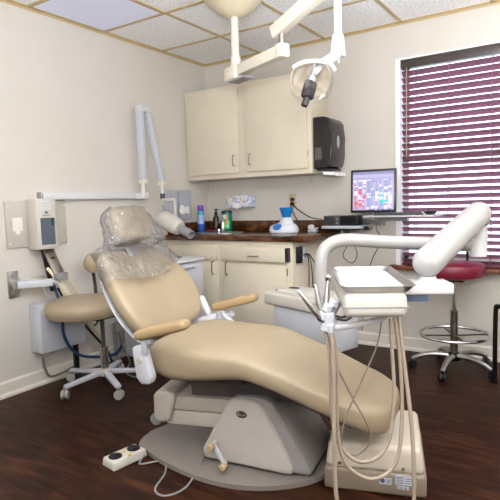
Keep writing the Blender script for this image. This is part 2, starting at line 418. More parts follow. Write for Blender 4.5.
# sink
SX = PX(219, 235, 1, -.34).x; FX = PX(223, 230, 1, -.19).x
sk = thing('sink', 'stainless steel oval sink set in the brown worktop', 'sink', (SX, -.33, .909))
m = MB(); n = 36
def elr(rx, ry, z): return [V(SX+rx*cos(2*pi*i/n), -.34+ry*sin(2*pi*i/n), z) for i in range(n)]
m.ring_loft([elr(.235, .175, .909), elr(.235, .175, .913), elr(.225, .165, .916), elr(.205, .147, .914), elr(.2, .142, .911), elr(.19, .135, .9095)], cap=True)
m.build('rim', steel, sk)
m = MB(); m.lathe([(.02, 0), (.02, .004), (.012, .006), (.012, .03), (.011, .034)], (SX, -.34, .9098)); m.build('drain_plug', chrome, sk)
fc = thing('faucet', 'chrome tap with curved spout behind the sink', 'faucet', (FX, -.19, .909))
m = MB(); m.lathe([(.028, 0), (.028, .006), (.02, .012), (.015, .02), (.014, .08), (.012, .085)], (FX, -.19, .9145)); m.build('base', chrome, fc)
m = MB(); m.tube([(FX, -.19, .985), (FX, -.2, 1.0), (FX, -.235, 1.005), (FX, -.27, .985)], .009); m.build('spout', chrome, fc)
m = MB(); m.tube([(FX, -.19, .99), (FX, -.185, 1.02), (FX-.012, -.17, 1.035)], .006); m.build('lever', chrome, fc)

# items by the sink
def at_c(x, Y, z=.917): return V(PX(x, 232, 1, Y).x, Y, z)
q = at_c(201.5, -.27)
sc = thing('spray_can', 'tall aerosol spray can with purple cap and blue label beside sink', 'spray can', q)
m = MB(SC_(q, 1.18, 1.22)); m.lathe([(.024, 0), (.026, .003), (.026, .055)], q); m.build('lower_label', mat('can_blue', (24, 76, 170), .3), sc)
m = MB(SC_(q, 1.18, 1.22)); m.lathe([(.0262, .055), (.0262, .12)], q); m.build('label', mat('can_lilac', (150, 170, 214), .3, var=.2, scale=40), sc)
m = MB(SC_(q, 1.18, 1.22)); m.lathe([(.0264, .12), (.0264, .142), (.02, .15)], q); m.build('upper_label', mat('can_teal', (60, 160, 180), .3), sc)
m = MB(SC_(q, 1.18, 1.22)); m.lathe([(.022, .15), (.023, .152), (.023, .185), (.02, .192), (.012, .193)], q); m.build('cap', mat('purple_cap', (112, 70, 180), .3), sc)
q = at_c(216.5, -.12)
bt = thing('pump_bottle', 'dark brown glass bottle with black pump cap behind faucet', 'bottle', q)
m = MB(SC_(q, 1.1, 1.08)); m.lathe([(.022, 0), (.025, .004), (.025, .1), (.02, .115), (.012, .125), (.012, .13)], q); m.build('body', mat('brown_bottle', (48, 28, 20), .15), bt)
m = MB(SC_(q, 1.1, 1.08)); m.lathe([(.014, .13), (.014, .155), (.006, .158), (.006, .172)], q); m.box(q+V(.006, 0, .176), (.034, .014, .01), bevel=.003); m.build('pump', black, bt)
q = at_c(227.5, -.11)
tb = thing('wipes_tub', 'teal green round wipes tub with patterned label and dark lid', 'tub', q)
m = MB(); m.lathe([(.043, 0), (.046, .005), (.048, .15), (.046, .155)], q); m.build('body', mat('teal_tub', (20, 122, 104), .3, var=.1), tb)
m = MB(); m.lathe([(.05, .155), (.05, .168), (.044, .178), (.02, .182)], q); m.build('lid', mat('tub_lid', (26, 58, 56), .35), tb)
def wrap(c, r, a0, a1, za, zb, n=10):
    m = MB(); A = []; 
    for i in range(n+1):
        a = radians(a0+(a1-a0)*i/n); A.append((c+V(r*cos(a), r*sin(a), za), c+V(r*cos(a), r*sin(a), zb)))
    for i in range(n): m.quad(A[i][0], A[i+1][0], A[i+1][1], A[i][1])
    return m
wrap(q, .0486, -110, -30, .02, .09).build('label', mat('green_label', (120, 196, 130), .4, var=.15, scale=50), tb)
wrap(q, .0488, -125, -60, .10, .14).build('upper_label', mat('tub_white_label', (214, 226, 226), .4, var=.15, scale=60), tb)
wrap(q, .0490, -68, -48, .06, .145).build('orange_label', mat('tub_orange', (206, 140, 60), .4, var=.2, scale=50), tb)
q = at_c(211, -.25, .923)
m = MB(); m.bar(q+V(-.04, 0, 0), q+V(.04, .012, 0), .03, .012)
tag(m.build('red_sponge', mat('crimson', (140, 20, 50), .6)), 'flat crimson sponge lying on the sink rim', 'sponge')

# tissue box on wall
p0 = PX(231.5, 196, 1, -.001); p1 = PX(256, 207, 1, -.001)
tx = thing('tissue_box', 'blue and white patterned tissue box fixed on the wall above worktop', 'tissue box', ((p0.x+p1.x)/2, -.03, p1.z))
def tissue_mat():
    m = mat('floral_card', (214, 218, 232), .6, var=0); nt = m.node_tree; n = nt.nodes
    tc = n.new('ShaderNodeTexCoord'); v = n.new('ShaderNodeTexVoronoi'); v.inputs['Scale'].default_value = 70
    nt.links.new(tc.outputs['Object'], v.inputs['Vector'])
    r = n.new('ShaderNodeValToRGB'); e = r.color_ramp.elements; r.color_ramp.interpolation = 'CONSTANT'
    e[0].position = 0; e[0].color = rgb(216, 220, 236); e[1].position = .42; e[1].color = rgb(104, 138, 206)
    k = e.new(.62); k.color = rgb(216, 220, 236); k = e.new(.85); k.color = rgb(226, 190, 110)
    sp = n.new('ShaderNodeSeparateColor'); nt.links.new(v.outputs['Color'], sp.inputs[0]); nt.links.new(sp.outputs[0], r.inputs[0])
    nt.links.new(r.outputs[0], n['Principled BSDF'].inputs['Base Color']); return m
MB().bb((p0.x, -.085, p1.z), (p1.x, -.002, p0.z), bevel=.002).build('carton', tissue_mat(), tx)
m = MB(); cx = (p0.x+p1.x)/2-.01
for k in range(3):
    m.prism([(cx-.045+.012*k, p1.z+.035), (cx+.035-.006*k, p1.z+.04), (cx+.02, p1.z+.0), (cx-.0, p1.z-.018+.006*k), (cx-.035, p1.z+.004)], lambda a, b, d: V(a, d+.006*sin(a*140), b), -.0875-.005*k, -.0865-.005*k)
m.build('tissue', paper, tx)

# wall outlet + plugs
p0 = PX(289.5, 194, 1, 0); p1 = PX(296.5, 207.5, 1, 0)
ol = thing('wall_outlet', 'beige double socket with two black plugs above worktop', 'outlet', ((p0.x+p1.x)/2, -.005, p1.z))
MB().bb((p0.x, -.007, p1.z), (p1.x, -.001, p0.z), bevel=.002).build('plate', mat('beige_plate', (188, 168, 136), .45), ol)
zc = (p0.z+p1.z)/2; xc = (p0.x+p1.x)/2
m = MB()
for dzz in (.012, -.026): m.box((xc+.004, -.02, zc+dzz), (.03, .028, .026), bevel=.006)
plg = m.build('plug', black, ol)
cb = MB(); e1 = PX(322, 219.5, 1, -.2)
cb.tube([(xc+.004, -.034, zc+.01), (xc+.02, -.05, zc-.03), PX(303, 213, 1, -.08), PX(311, 217.5, 1, -.13), e1], .0045, n=8)
CB1 = cb
cb = MB(); cb.tube([(xc-.006, -.034, zc-.026), (xc+.01, -.05, zc-.07), PX(298, 222, 1, -.06), PX(300, 228, 1, -.08)+V(0, 0, .003)], .004, n=8)
CB2 = cb
# small wall hook
p0 = PX(311, 180, 1, 0)
m = MB(); m.box(p0+V(0, -.004, .015), (.014, .006, .035), bevel=.002); m.tube([p0+V(0, -.006, .01), p0+V(0, -.02, .0), p0+V(0, -.022, -.016), p0+V(0, -.012, -.02)], .003, n=8)
tag(m.build('wall_hook', white), 'tiny white wall hook just right below upper cabinet', 'hook')

# amalgamator with blue cone
q = PX(284, 236, 2, .908)+V(0, .0, .0)
am = thing('mixing_device', 'white rounded countertop mixer with blue button and blue funnel cup', 'dental mixer', q)
k = 1.0
m = MB(SC_(q, 1.15, 1.4)); n = 32
def oval(rx, ry, z, ox=0): return [q+V(ox+rx*cos(2*pi*i/n), ry*sin(2*pi*i/n), z) for i in range(n)]
m.ring_loft([oval(.082, .07, 0), oval(.09, .076, .004), oval(.09, .076, .012), oval(.084, .07, .016)]); m.build('base', greyp, am)
m = MB(SC_(q, 1.15, 1.4)); m.ring_loft([oval(.09, .074, .016), oval(.097, .08, .022), oval(.098, .079, .036), oval(.092, .074, .050), oval(.078, .062, .060, .004), oval(.052, .044, .067, .015), oval(.042, .04, .078, .022), oval(.036, .036, .095, .022), oval(.03, .03, .098, .022)]); m.build('body', bwhite, am)
m = MB(SC_(q, 1.15, 1.4)); m.ell(q+V(-.006, -.066, .050), (.034, .02, .007), rot=Matrix.Rotation(radians(48), 4, 'X')); m.build('button', bluep, am)
m = MB(SC_(q, 1.15, 1.4)); c0 = q+V(.022, 0, .097)
m.lathe([(.022, 0), (.026, .002), (.044, .048), (.046, .052), (.043, .052), (.036, .035), (.02, .006)], c0, n=24); m.build('cup', mat('blue_cup', (20, 110, 180), .25), am); CB2.build('power_cord', black, am)

# white gadget on the worktop
q = V(PX(313, 229, 1, -.13).x, -.13, .9085)
wg = thing('tape_dispenser', 'small white plastic dispenser on the worktop beside the blue-topped mixer', 'dispenser', q)
m = MB(); m.box(q+V(0, 0, .010), (.08, .045, .018), bevel=.005); m.build('base', bwhite, wg)
m = MB(); m.lathe([(.02, -.016), (.023, -.014), (.023, .014), (.02, .016)], q+V(-.015, 0, .038), axis=(0, 1, 0)); m.build('roll', white, wg)
m = MB(); m.bar(q+V(.01, 0, .02), q+V(.042, 0, .034), .03, .012); m.build('cutter_arm', white, wg)

# paper towel dispenser on cabinet side
td = thing('paper_towel_dispenser', 'black plastic paper towel dispenser on the side of upper cabinet', 'dispenser', (1.33, -.16, 1.42))
zA, zB = 1.40, 1.79
prof = [(1.236, zA), (1.236, zB), (1.32, zB), (1.36, zB-.012), (1.385, zB-.045), (1.393, zB-.15), (1.393, zA+.09), (1.375, zA+.02), (1.34, zA)]
m = MB(); m.prism(prof, lambda a, b, d: V(a, d, b), -.285, -.03, bevel=.012); m.build('housing', mat('smoke_black', (34, 30, 32), .22, var=.05), td)
m = MB(); m.bb((1.25, -.288, zA+.04), (1.315, -.2855, zB-.05)); m.build('clear_side_panel', mat('smoke_gloss', (14, 10, 12), .08), td)
m = MB(); m.bb((1.255, -.2895, zA+.07), (1.31, -.288, zA+.16)); m.build('paper_window', mat('paper_seen_through', (84, 76, 72), .3), td)
m = MB(); m.ell((1.3945, -.17, 1.60), (.004, .026, .05)); m.build('oval_window', mat('silver_oval', (170, 170, 176), .25, .5), td)
m = MB(); m.bb((1.26, -.27, zA-.014), (1.365, -.05, zA-.0005), bevel=.003); m.build('mouth', black, td)
m = MB(); m.prism([(1.30, zA-.012), (1.40, zA-.018), (1.405, zA-.045), (1.31, zA-.032)], lambda a, b, d: V(a, d, b+.01*sin(d*30)), -.262, -.06); m.build('paper_towel', paper, td)

# ------------------------------------------------------------------ monitor, shelf, speakers
MY = -.34
a = PX(352, 168.5, 1, MY); b = PX(395.5, 214, 1, MY)
cx, cz = (a.x+b.x)/2-.002, (a.z+b.z)/2; mw, mh = b.x-a.x+.004, .305
mo = thing('computer_monitor', 'black framed flat monitor showing a coloured appointment schedule', 'monitor', (cx, MY, cz-mh/2))
R = Matrix.Translation((cx, MY, cz)) @ Matrix.Rotation(radians(8), 4, 'Z') @ Matrix.Rotation(radians(-4), 4, 'X')
m = MB(R); m.box((0, .012, 0), (mw, .03, mh), bevel=.005); m.box((0, .04, -.02), (mw*.6, .035, mh*.6), bevel=.01); m.build('housing', black, mo)
m = MB(R); sw, sh = mw-.032, mh-.035; m.bb((-sw/2, -.0045, -sh/2), (sw/2, -.0035, sh/2)); 
scr = m.build('screen', emitm('screen_base', (160, 156, 190), .4), mo)
cells = {'schedule_cells_blue': ((132, 136, 176), []), 'schedule_cells_teal': ((60, 178, 176), []), 'schedule_cells_red': ((190, 92, 104), []), 'schedule_cells_white': ((204, 198, 214), []), 'toolbar': ((120, 120, 160), [])}
rr = random.Random(5)
cells['toolbar'][1].append((0, .93, 1, 1)); cells['toolbar'][1].append((.0, .82, 1, .835)); cells['toolbar'][1].append((.4, -0.0, .95, .03))
ncol = 9
for cI in range(ncol):
    y = .80
    x0_ = .04+cI*.104
    while y > .08:
        h = rr.choice((.03, .05, .08, .12))
        if cI < 3: kk = rr.choice(('schedule_cells_red', 'schedule_cells_white', 'schedule_cells_white', 'schedule_cells_blue') if y > .42 else ('schedule_cells_red', 'schedule_cells_white', 'schedule_cells_white'))
        elif y > .5: kk = rr.choice(('schedule_cells_blue', 'schedule_cells_blue', 'schedule_cells_white'))
        else: kk = rr.choice(('schedule_cells_teal', 'schedule_cells_white', 'schedule_cells_blue', 'schedule_cells_white'))
        cells[kk][1].append((x0_, y-h, x0_+(.088 if rr.random() < .6 else .04), y-.008)); y -= h
for nm, (cc, L_) in cells.items():
    m = MB(R)
    for (u0, v0, u1, v1) in L_: m.bb((-sw/2+u0*sw, -.0052, -sh/2+v0*sh), (-sw/2+u1*sw, -.0046, -sh/2+v1*sh))
    m.build(nm, emitm(nm, cc, .36), scr, flat=True)
# keyboard shelf with arm
kz = 1.045
ks = thing('keyboard_shelf', 'narrow silver keyboard tray on a jointed wall arm by the window', 'shelf', (1.95, -.3, kz))
a = PX(363, 213.5, 1, -.46); b = PX(434, 212, 1, -.46)
m = MB(); m.bb((a.x, -.47, kz-.012), (b.x+.0, -.22, kz), bevel=.004); m.build('tray', mat('silver_plastic', (188, 186, 190), .35), ks)
m = MB(); m.bar((a.x+.07, -.33, kz-.028), (a.x+.26, -.30, kz-.028), .07, .03); m.cyl((a.x+.08, -.3, kz-.075), (a.x+.08, -.3, kz-.012), .022); m.build('swivel', greyp, ks)
m = MB(); m.bar((a.x+.08, -.3, kz-.055), (a.x-.13, -.06, kz-.055), .05, .03); m.bb((a.x-.17, -.06, kz-.12), (a.x-.1, -.002, kz+.02), bevel=.004); m.build('wall_arm', greyp, ks)
m = MB(); m.bar((a.x+.08, -.28, kz-.03), (cx+.01, MY+.06, kz+.06), .04, .012); m.cyl((cx, MY+.055, kz-.03), (cx, MY+.055, cz), .014); m.build('monitor_post', greyp, ks)
kb = thing('keyboard', 'slim black keyboard resting on the silver tray', 'keyboard', ((a.x+b.x)/2, -.36, kz))
m = MB(); kx0, kx1 = a.x+.07, b.x-.1
m.bb((kx0, -.46, kz+.001), (kx1, -.32, kz+.014), bevel=.003); m.build('case', dkgrey, kb)
m = MB()
for r_ in range(5):
    for c2 in range(15):
        x = kx0+.01+(kx1-kx0-.02)*(c2+.5)/15; m.box((x, -.45+.028*r_, kz+.0165), (.014, .018, .005))
m.build('keys', mat('key_grey', (70, 72, 84), .5), kb)
q = V(b.x-.045, -.38, kz+.001)
ms = thing('computer_mouse', 'black computer mouse at the right end of the tray', 'mouse', q)
m = MB(); m.ell(q+V(0, 0, .014), (.03, .05, .0135), rot=Matrix.Rotation(radians(60), 4, 'Z')); m.build('shell', black, ms)
m = MB(); m.lathe([(.006, -.002), (.006, .002)], q+V(-.02, -.012, .0275), axis=(1, 0, 0), n=12); m.build('wheel', greyp, ms)
# speaker shelf
a = PX(322, 227, 1, -.24); b = PX(362, 227, 1, -.24); sz = a.z
ss = thing('wall_shelf', 'small white laminate shelf on a black bracket beside worktop', 'shelf', ((a.x+b.x)/2, -.15, sz))
m = MB(); m.bb((a.x, -.25, sz-.012), (b.x, -.04, sz+.008), bevel=.002); m.build('board', bwhite, ss)
m = MB(); m.bar(((a.x+b.x)/2, -.18, sz-.03), ((a.x+b.x)/2, -.001, sz-.1), .04, .014); m.bb((a.x+.09, -.2, sz-.03), (b.x-.07, -.001, sz-.0125), bevel=.003)
m.lathe([(.014, 0), (.014, .03)], (b.x+.005, -.2, sz-.01), axis=(1, 0, 0)); m.build('bracket', black, ss)
xs0 = PX(323.5, 220, 1, -.22).x; xs1 = PX(339.5, 220, 1, -.22).x; xs2 = PX(357, 220, 1, -.22).x
sp = thing('desk_speaker', 'dark grey speaker box with round control knobs on white shelf', 'speaker', ((xs0+xs1)/2, -.17, sz+.008))
m = MB(); m.bb((xs0, -.22, sz+.0085), (xs1-.002, -.11, sz+.085), bevel=.004); m.build('cabinet', dkgrey, sp)
m = MB(); m.bb((xs0+.006, -.2225, sz+.014), (xs1-.04, -.2205, sz+.079), bevel=.0008); m.build('grille', mat('speaker_cloth', (48, 48, 52), .9, bump=.4, bscale=500), sp)
for zz in (.03, .055): MB().lathe([(.007, 0), (.006, .008)], (xs1-.02, -.2205, sz+zz), axis=(0, -1, 0), n=12).build('knob', greyp, sp)
CB1.build('power_cord', black, sp)
sp = thing('desk_speaker', 'plain black speaker box right of the grey one on white shelf', 'speaker', ((xs1+xs2)/2, -.17, sz+.008))
m = MB(); m.bb((xs1+.002, -.22, sz+.0085), (xs2, -.11, sz+.085), bevel=.004); m.build('cabinet', black, sp)
m = MB(); m.bb((xs1+.008, -.2225, sz+.014), (xs2-.006, -.2205, sz+.079), bevel=.0008); m.build('grille', mat('black_cloth', (16, 14, 16), .9), sp)
def cord(label, pts, r=.0035, mt=None):
    m = MB(); m.tube(pts, r, n=8); return tag(m.build('cord', mt or black), label, 'cord')
cord('thin black cord looping below the small white wall shelf', [PX(345, 231, 1, -.1), PX(347, 245, 1, -.05), PX(343, 256, 1, -.03), PX(352, 263, 1, -.02), PX(357, 254, 1, -.02), PX(352, 240, 1, -.03), PX(349, 233, 1, -.06)], .003)
cord('thin dark cord hanging down the wall below the monitor', [PX(380, 216, 1, -.25), PX(376, 228, 1, -.15), PX(381, 240, 1, -.05), PX(371, 262, 1, -.01), PX(366, 285, 1, -.01), PX(362, 330, 1, -.03)], .003)
# power strip on cabinet side
XS = 1.2165
ps = thing('power_strip', 'black socket strip with blue and white plug on base cabinet side', 'power strip', (1.23, -.45, .72))
a = PX(296, 247, 0, XS); b = PX(302, 262, 0, XS)
m = MB(); m.bb((XS, a.y-.01, b.z), (XS+.03, a.y+.05, a.z), bevel=.004); m.build('housing', black, ps)
m = MB(); m.bb((XS+.0005, a.y+.055, b.z+.01), (XS+.035, a.y+.1, a.z), bevel=.004); m.build('white_adapter', bwhite, ps)
m = MB(); m.bb((XS+.0355, a.y+.065, b.z+.04), (XS+.038, a.y+.09, b.z+.07)); m.build('blue_label', bluep, ps)
for i, (px_, py_) in enumerate(((309, 285), (313, 286), (320, 268))):
    e_ = PX(px_, py_, 0, XS+.02)
    st = V(XS+.036, a.y+.04+.02*i, (a.z+b.z)/2)
    cord(('black power cord running down left from the socket strip', 'black power cord running down from the white adapter', 'black power cord curving right from the socket strip')[i],
         [st, st+V(.025, .02, -.005), (st+e_)/2+V(.025, .0, -.03 if i == 2 else .02), V(e_.x, e_.y, e_.z)+(V(0, 0, 0)), V(XS+.012, e_.y+.03, .45 if i < 2 else .6), V(XS+.012, e_.y+.03, .03 if i < 2 else .4)], .004)

# ================================================================== LEFT WALL ITEMS
a = PX(37, 191.5, 0, 0); b = PX(145, 193, 0, 0)
ra = thing('wall_rail', 'long narrow white metal rail on the left wall', 'rail', (.02, (a.y+b.y)/2, 1.21))
m = MB(); m.bb((.001, a.y, 1.218), (.045, b.y, 1.266), bevel=.003); m.build('channel', white, ra)
m = MB(); m.bb((.0452, a.y+.004, 1.224), (.047, a.y+.012, 1.262)); m.bb((.0, a.y-.004, 1.216), (.047, a.y, 1.268), bevel=.001); m.build('end_cap', greyp, ra)

# x-ray control box
a0 = PX(3, 201, 0, .0); a1 = PX(66, 200, 0, .0); zt_ = 1.213; zb2 = .915
xc_ = thing('xray_control_box', 'cream wall control box with slate panel and green switch', 'control box', (.05, (a0.y+a1.y)/2, zb2))
m = MB(); m.bb((.001, a0.y, zb2+.005), (.014, a1.y-.02, zt_), bevel=.002); m.build('back_plate', mat('putty_plate', (184, 177, 166), .5), xc_)
bx0 = PX(37, 225, 0, .12).y; bx1 = PX(57, 225, 0, .12).y
ztb = PX(47, 198.5, 0, .12).z; zbb = PX(50, 249, 0, .12).z
m = MB(); m.bb((.0145, bx0, zbb), (.12, bx1, ztb), bevel=.006); m.build('housing', cream, xc_)
def onf(u, v): return V(.1205, bx0+(bx1-bx0)*u, zbb+(ztb-zbb)*v)
def dec(nm, u0, v0, u1, v1, mt, par, dx=.001, base=.12):
    m = MB(); p = onf(u0, v0); q = onf(u1, v1); m.bb((base, p.y, p.z), (base+dx, q.y, q.z)); return m.build(nm, mt, par)
pan = dec('slate_panel', .18, .09, .88, .62, dkgap, xc_)
lb = dec('label_sticker', .26, .78, .72, .96, mat('sticker_grey', (206, 206, 208), .6), xc_)
m = MB()
for i in range(5):
    p = onf(.3, .81+.028*i); q = onf(.66-.06*(i % 2), .814+.028*i); m.bb((.1211, p.y, p.z), (.1214, q.y, q.z))
m.build('print_lines', mat('print_grey', (130, 130, 136), .7), lb)
m = MB(); p = onf(.5, .70); s_ = .014
m.prism([(p.y-s_, p.z), (p.y-s_*.45, p.z), (p.y, p.z+s_*.8), (p.y+s_*.45, p.z), (p.y+s_, p.z), (p.y+s_*.25, p.z+s_*1.3), (p.y-s_*.25, p.z+s_*1.3)], lambda a, b, d: V(d, a, b), .1202, .1212)
p = onf(.3, .665); q = onf(.68, .675); m.bb((.1202, p.y, p.z), (.1208, q.y, q.z)); m.build('maker_mark', mat('mark_dark', (50, 52, 60), .6), xc_)
sw_ = dec('switch_surround', .72, .47, .86, .60, black, pan, .004, .121)
m = MB(); p = onf(.755, .48); q = onf(.86, .57); m.bb((.1252, p.y, p.z), (.129, q.y, q.z), bevel=.001); m.build('green_rocker', mat('green_rocker', (0, 112, 84), .3), sw_)
m = MB(); p = PX(12, 218, 0, .0145); q = PX(23, 230, 0, .0145)
m.bb((.0142, p.y, q.z-.005), (.0152, q.y, p.z), bevel=0); p = PX(14, 229, 0, .0145); m.bb((.0142, p.y-.012+.02, p.z-.035), (.0158, p.y+.04, p.z-.01)); m.build('notice_label', mat('sticker_white', (222, 216, 210), .6), xc_)
m = MB()
for (u, v) in ((8, 207), (10, 244), (64, 205), (64, 240)):
    p = PX(u, v, 0, .0145); MB().lathe([(.008, 0), (.006, .003)], (.0142, p.y, p.z), axis=(1, 0, 0), n=10).build('screw', white, xc_)

# x-ray arm
xa = thing('xray_machine', 'folding white wall arm carrying a cream x-ray head with grey cone', 'x-ray machine', (.03, -.84, 1.22))
A0 = PX(143, 182, 0, .10); A1 = V(.10, A0.y-.0, PX(140, 109, 0, .10).z)
A0 = V(.10, A0.y, A0.z); A1 = PX(139.5, 110, 0, .10)
m = MB(); m.bb((.002, A0.y-.03, 1.214), (.13, A0.y+.03, 1.262), bevel=.004); m.cyl((.10, A0.y, 1.25), (.10, A0.y, A0.z+.02), .017); m.build('wall_mount', white, xa)
m = MB(); m.bar(A0+V(0, 0, -.01), A1, .05, .045, up=(0, 1, 0)); m.build('lower_arm', bwhite, xa)
m = MB(); m.box(A1+V(.0, .035, .012), (.055, .12, .05), bevel=.008); m.lathe([(.012, -.032), (.012, .032)], A1+V(0, .075, 0), axis=(1, 0, 0)); m.build('elbow_joint', white, xa)
B0 = A1+V(0, .075, 0); B1 = PX(162, 184, 0, .16)
m = MB(); m.bar(B0, B1, .046, .045, up=(0, 1, 0)); m.build('upper_arm', bwhite, xa)
MB().box(A0, (.058, .052, .035), bevel=.004).build('arm_joint', ivory, xa)
MB().box(B1, (.055, .052, .035), bevel=.004).build('arm_joint', ivory, xa)
C1 = B1+V(0, 0, -.075)
m = MB(); m.cyl(B1, C1, .015); m.build('drop_post', white, xa)
m = MB(); m.cyl(C1+V(0, 0, -.0), C1+V(0, 0, -.045), .019); m.build('dark_collar', mat('slate_collar', (56, 60, 74), .4), xa)
hc = PX(176, 225, 0, .28)
yk = C1+V(0, 0, -.05)
m = MB(); m.bar(yk+V(-.0, -.01, 0), V(hc.x, hc.y+.0, yk.z), .02, .02); m.bar(yk, V(yk.x, yk.y, yk.z-.05), .018, .018); m.bar(V(hc.x, hc.y, yk.z), V(hc.x, hc.y, hc.z+.03), .02, .02); m.build('yoke', cream, xa)
hd = (PX(187, 232, 0, .42)-PX(168, 221, 0, .22)).normalized()
p0 = PX(165, 219.5, 0, .22)
m = MB(); L_ = .21
m.lathe([(.035, 0), (.055, .006), (.064, .022), (.068, .055), (.068, .15), (.062, .2), (.05, .22), (.034, .222)], p0-hd*.045, axis=hd, n=28); hdm = m.build('head', cream, xa)
m = MB(); c0 = p0+hd*.187; m.lathe([(.034, 0), (.034, .115), (.029, .115), (.028, .02), (.0, .02)], c0, axis=hd, n=28); m.build('cone', greyp, xa)

# literature holder on left wall
a = PX(164.5, 190, 0, .03); b = PX(190, 222, 0, .03)
lh = thing('glove_rack', 'clear acrylic wall pocket holding white folded sheets near the corner', 'wall rack', (.02, (a.y+b.y)/2, 1.02))
ym = (a.y+b.y)/2
m = MB(); zt2, zb3 = a.z, PX(190, 219.5, 0, .03).z
m.bb((.001, a.y, zb3), (.004, b.y, zt2)); m.bb((.055, a.y, zb3), (.058, b.y, zt2)); m.bb((.0045, a.y, zb3), (.0545, a.y+.004, zt2)); m.bb((.0045, b.y-.004, zb3), (.0545, b.y, zt2)); m.bb((.0045, a.y+.0045, zb3), (.0545, b.y-.0045, zb3+.004)); m.build('pocket', acryl, lh)
pm = thing('paper_stack', 'white printed sheets standing in left half of the wall pocket', 'papers', (.02, a.y+.05, zb3+.01))
m = MB(); m.bb((.01, a.y+.01, zb3+.006), (.045, ym-.01, zt2-.01)); m.build('sheets', bwhite, pm)
m = MB(); m.ell((.0465, (a.y+ym)/2, zt2-.07), (.0015, .025, .022)); m.build('stamp_mark', mat('peach_mark', (216, 190, 160), .6), pm)
pm = MB(); pm.bb((.01, ym+.01, zb3+.006), (.04, b.y-.01, zt2-.02)); tag(pm.build('paper_stack', bwhite), 'plain white sheets standing in right half of the wall pocket', 'papers')
gx = PX(183, 211, 0, .075)
m = MB(); m.ell(gx, (.016, .05, .035)); 
for k in range(4): m.tube([gx+V(0, .02, -.015+.013*k), gx+V(.008, .055, -.02+.016*k), gx+V(.004, .075, -.022+.017*k)], .0085, n=8)
m.ell(gx+V(-.0, -.01, .03), (.014, .03, .02))
tag(m.build('rubber_glove', mat('glove_white', (226, 224, 222), .5, bump=.4, bscale=60)), 'crumpled white glove hanging on front of the wall pocket', 'glove')

# steel wall plate with swing arm
a = PX(6.5, 272, 0, .0); b = PX(19, 297, 0, .0)
wp = thing('swing_bracket', 'brushed steel wall plate with a short square swing arm', 'wall bracket', (.02, (a.y+b.y)/2, b.z))
m = MB(); m.bb((.001, a.y, b.z), (.008, b.y, a.z), bevel=.001); m.box((.03, (a.y+b.y)/2, (a.z+b.z)/2), (.045, .035, .07), bevel=.003); m.build('plate', steel, wp)
e0 = V(.045, (a.y+b.y)/2+.005, (a.z+b.z)/2); e1 = PX(53, 281, 0, .16); e1.z = e0.z
m = MB(); m.bar(e0, e1, .045, .045); m.build('arm', bwhite, wp)
for (u, v) in ((12, 276), (13, 293)):
    p = PX(u, v, 0, .008); MB().lathe([(.006, 0), (.004, .003)], (.008, p.y, p.z), axis=(1, 0, 0), n=10).build('bolt', chrome, wp)
# beige cover plate
a = PX(31, 277, 0, 0); b = PX(45, 293, 0, 0)
bp_ = thing('cover_plate', 'beige blank electrical plate on the wall behind the swing arm', 'wall plate', (.005, (a.y+b.y)/2, b.z))
m = MB(); m.bb((.001, a.y, b.z), (.006, b.y, a.z), bevel=.001); m.build('plate', mat('beige_cover', (196, 186, 166), .45), bp_)
m = MB(); m.lathe([(.004, 0), (.003, .002)], (.0061, (a.y+b.y)/2, (a.z+b.z)/2), axis=(1, 0, 0), n=10); m.build('screw', nickel, bp_)

# hose bracket (metal) under control box
hb = thing('hose_bracket', 'tilted steel hose bracket below the control box with trailing tubes', 'bracket', PX(52, 285, 0, .05))
t0 = PX(48, 249, 0, .07); t1 = PX(60, 276, 0, .15)
m = MB(); m.bar(t0, t1, .072, .018, up=(1, 0, 0)); m.build('hanger', nickel, hb)
m = MB(); m.bar(PX(43, 249, 0, .02), PX(53, 291, 0, .02), .03, .02, up=(1, 0, 0)); m.build('back_strap', black, hb)
m = MB(); m.box(t1+V(.01, 0, .0), (.06, .075, .05), bevel=.008); m.build('hose_clamp', greyp, hb)
m = MB(); p = PX(53, 258, 0, .105); m.ell(p, (.004, .02, .008)); m.build('slot', black, hb)
def hose(nm, label, pts, r, mt, cat='hose', group=None):
    m = MB(); m.tube(pts, r, n=8); return tag(m.build(nm, mt), label, cat, group)
for i, (r_, mt, lab, ps_) in enumerate((
    (.011, hosec, 'leftmost cream tube fanning down from the steel hose bracket', [(47, 268, .1), (57, 280, .14), (68, 300, .13), (88, 322, .1), (100, 335, .06)]),
    (.012, hosec, 'middle cream tube fanning down from the steel hose bracket', [(58, 276, .14), (66, 288, .15), (77, 305, .12), (92, 330, .08), (103, 350, .04)]),
    (.010, hosec, 'rightmost cream tube fanning down from the steel hose bracket', [(64, 270, .13), (72, 284, .14), (86, 304, .12), (98, 320, .08), (106, 340, .05)]),
    (.010, mat('hose_white', (214, 212, 210), .4), 'white ribbed tube curling beside the steel hose bracket', [(52, 300, .03), (44, 288, .06), (52, 281, .12), (62, 286, .15), (72, 300, .14), (90, 318, .08)]),
    (.010, blueh, 'dark blue tube sagging under the tan saddle stool', [(54, 286, .09), (62, 310, .22), (64, 335, .22), (76, 353, .2), (95, 357, .14), (115, 354, .1), (122, 345, .06)]),
    (.009, black, 'black tube slanting behind the saddle stool column', [(58, 288, .1), (72, 310, .12), (92, 333, .1), (107, 350, .08), (112, 362, .06)]),
)): hose('tube', lab, [PX(x, y, 0, v) for x, y, v in ps_], r_, mt, 'tube')
hose('conduit', 'grey flexible conduit curving from white box to the floor', [PX(43, 358, 0, .06), PX(45, 368, 0, .06), PX(50, 376, 0, .05), PX(60, 374, 0, .06), PX(75, 366, 0, .05)], .008, hosed, 'conduit')
